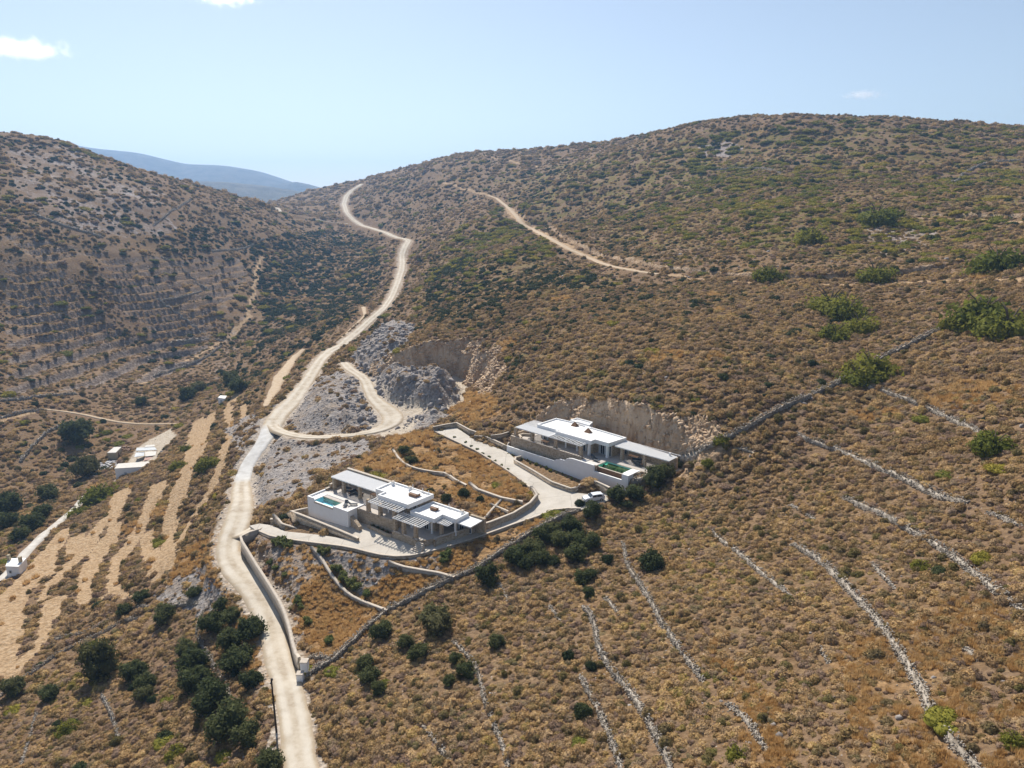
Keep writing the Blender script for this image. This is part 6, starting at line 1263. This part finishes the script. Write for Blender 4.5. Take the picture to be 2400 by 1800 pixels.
for q, dz, m in (([(1190,470),(1690,450),(1750,525),(1170,555)], 2.4, 'sheet'), ([(1170,600),(1410,580),(1390,690),(1120,720)], 1.9, 'sheet'), ([(1420,585),(1740,545),(1715,680),(1430,705)], 2.1, 'cement'), ([(1430,725),(1690,690),(1660,770),(1380,830)], 1.7, 'rust'), ([(1450,400),(1690,370),(1685,435),(1400,450)], 2.6, 'cement')):
    P = [at(*c5(*p), z=sz_+dz)-base for p in q]; mb = MB(); mb.add([tuple(p+(0, 0, random.uniform(-.1, .1))) for p in P]+[tuple(p-(0, 0, .08)) for p in P], [(3, 2, 1, 0), (4, 5, 6, 7), (0, 1, 5, 4), (1, 2, 6, 5), (2, 3, 7, 6), (3, 0, 4, 7)]); mb.build('roof_sheet', M[m], R_)
    for p in P[::2]: mb = MB(); mb.tube((p[0], p[1], -1.2), (p[0], p[1], p[2]), .06, n=6); mb.build('post', M['wood'], R_)
pc = hit(*c5(400, 960)); R_ = link('scrap_heap', None) if False else None
mb = MB(); rr_ = random.Random(4)
for i in range(110):
    u, v = c5(160+rr_.random()*470, 860+rr_.random()*240); 
    if rr_.random() < .5 and u > 255: v -= 4
    q = hit(u, v); s = .15+.5*rr_.random(); mb.box(q[0]-s, q[0]+s, q[1]-s*.6, q[1]+s*.6, q[2]-.1, q[2]+.15+.4*rr_.random(), jit=.12, rz=rr_.random()*3)
tag(mb.build('scrap_pile', simple('white_and_grey_scrap', (.45, .44, .44), .7, .35, .9)), kind='stuff')
mb = MB()
for i in range(40):
    q = hit(*c5(800+rr_.random()*190, 470+rr_.random()*120)); s = .15+.4*rr_.random(); mb.box(q[0]-s, q[0]+s, q[1]-s*.6, q[1]+s*.6, q[2]-.1, q[2]+.2+.6*rr_.random(), jit=.12, rz=rr_.random()*3)
tag(mb.build('timber_pile', M['wood']), kind='stuff')
c3f = lambda x, y: (x/3.456, 900+y/3.456)
hz_ = float(hit(*c3f(100, 1565))[2])
R_, P_h = quad_house('hut', 'small white hut with two roof chimneys at the left edge beside the pale path', 'hut', [c3f(45, 1478), c3f(150, 1482), c3f(213, 1412), c3f(72, 1415)], hz_+2.9, hz_, M['white'], M['roofwhite'])
w = on_face(R_, P_h, 0, .18, .42, 1.1, 1.9, 'window', M['shutter'], .05); on_face(R_, P_h, 0, .24, .36, 1.2, 1.8, 'pane', M['glass'], .07).parent = w
for k in (P_h[3]*.7+P_h[0]*.15, P_h[1]*.35+P_h[2]*.4): mb = MB(); mb.box(k[0]-.3, k[0]+.3, k[1]-.3, k[1]+.3, 2.95, 4.4); mb.build('chimney', M['beige'], R_)
vz = float(hit(*c3f(1795, 142))[2])
R_, P_v = quad_house('hut', 'tiny white flat-roofed hut at the top of the tilled strips', 'hut', [c3f(1765, 112), c3f(1822, 120), c3f(1838, 97), c3f(1785, 94)], vz+2.3, vz, M['white'], M['roofwhite'])
on_face(R_, P_v, 0, .3, .6, 0, 1.5, 'door', M['shutter'])
# ---------------------------------------------------------------- power pole
q = hit(648, 1716); t = empty('utility_pole', tuple(q)); tag(t, 'thin dark wooden utility pole at the left edge of the dirt road', 'pole')
mb = MB(); mb.tube((0, 0, -.8), (0, 0, 8.2), .15, .10, 10); mb.build('pole_shaft', M['pole'], t); mb = MB(); mb.box(-.06, .06, -.45, .45, 7.7, 7.82); mb.build('crossarm', M['pole'], t)
for y in (-.38, .38): mb = MB(); mb.tube((0, y, 7.82), (0, y, 8.0), .05, .03, 8); mb.build('insulator', M['shutter'], t)
# ---------------------------------------------------------------- fence beside the upper track
Q = [hit(u, v) for u, v in dens([(1216,497),(1250,515),(1290,535),(1320,555),(1360,572)], 7)]
t = empty('track_fence', tuple(Q[0])); tag(t, 'rickety post fence along the upper side of the hillside track', 'fence')
for k, p in enumerate(Q):
    mb = MB(); h = random.uniform(1.6, 2.6); d = p-Q[0]; mb.tube((d[0], d[1]+1.5, d[2]-.4), (d[0]+random.uniform(-.2, .2), d[1]+1.5, d[2]+h), .10, .06, 5); mb.build('post', M['cement'], t)
# ---------------------------------------------------------------- clouds
def cloud(u, v, z, sx, sz, label, seed, dens_=.010):
    p = at(u, v, z=z); V, Fc = ICO[3]; V = V*(sx, sx*.6, sz); m = bpy.data.materials.new('cloud_vapour'); m.use_nodes = True; t = m.node_tree; t.nodes.remove(t.nodes['Principled BSDF'])
    pv = t.nodes.new('ShaderNodeVolumePrincipled'); pv.inputs['Color'].default_value = (1, 1, 1, 1); pv.inputs['Anisotropy'].default_value = .72
    tc = t.nodes.new('ShaderNodeTexCoord'); nz = t.nodes.new('ShaderNodeTexNoise'); nz.inputs['Scale'].default_value = 5.0/sx; nz.inputs['Detail'].default_value = 6; nz.inputs['Roughness'].default_value = .7
    ad = t.nodes.new('ShaderNodeVectorMath'); ad.operation = 'ADD'; ad.inputs[1].default_value = (seed*311.0, 0, 0); t.links.new(tc.outputs['Object'], ad.inputs[0]); t.links.new(ad.outputs[0], nz.inputs['Vector'])
    sc = t.nodes.new('ShaderNodeVectorMath'); sc.operation = 'MULTIPLY'; sc.inputs[1].default_value = (1/sx, 1/(sx*.6), 1/sz); t.links.new(tc.outputs['Object'], sc.inputs[0]); ln = t.nodes.new('ShaderNodeVectorMath'); ln.operation = 'LENGTH'; t.links.new(sc.outputs[0], ln.inputs[0])
    def mt(op, a, b):
        n = t.nodes.new('ShaderNodeMath'); n.operation = op
        for s, x in ((n.inputs[0], a), (n.inputs[1], b)):
            if isinstance(x, (int, float)): s.default_value = x
            else: t.links.new(x, s)
        return n.outputs[0]
    f = mt('SUBTRACT', mt('ADD', mt('MULTIPLY', nz.outputs[0], 2.6), -.85), mt('MULTIPLY', ln.outputs['Value'], .95)); f = mt('MULTIPLY', mt('MAXIMUM', mt('ADD', f, .15), 0), dens_*4)
    t.links.new(f, pv.inputs['Density']); t.links.new(pv.outputs[0], t.nodes['Material Output'].inputs['Volume'])
    o = link('cloud', mesh_np('cloud', V, Fc, m)); o.location = tuple(p); tag(o, label, 'cloud', 'small white clouds')
S.cycles.volume_bounces = 3
cloud(40, 112, 760, 330, 70, 'largest white cloud, low at the left edge of the sky', 1); cloud(530, -4, 720, 150, 40, 'white cloud cut by the top edge of the photo', 2); cloud(2022, 222, 640, 170, 40, 'small white cloud above the right hill', 3)
# ---------------------------------------------------------------- the air
hz = bpy.data.materials.new('valley_haze'); hz.use_nodes = True; hn = hz.node_tree
hn.nodes.remove(hn.nodes['Principled BSDF']); pv = hn.nodes.new('ShaderNodeVolumePrincipled')
pv.inputs['Color'].default_value = (.34, .60, 1.0, 1); pv.inputs['Density'].default_value = .00016; pv.inputs['Anisotropy'].default_value = .3
hn.links.new(pv.outputs[0], hn.nodes['Material Output'].inputs['Volume'])
mb = MB(); mb.box(-3600, 3600, -3400, 6400, -330, 330); o = mb.build('haze', hz); tag(o, kind='stuff')
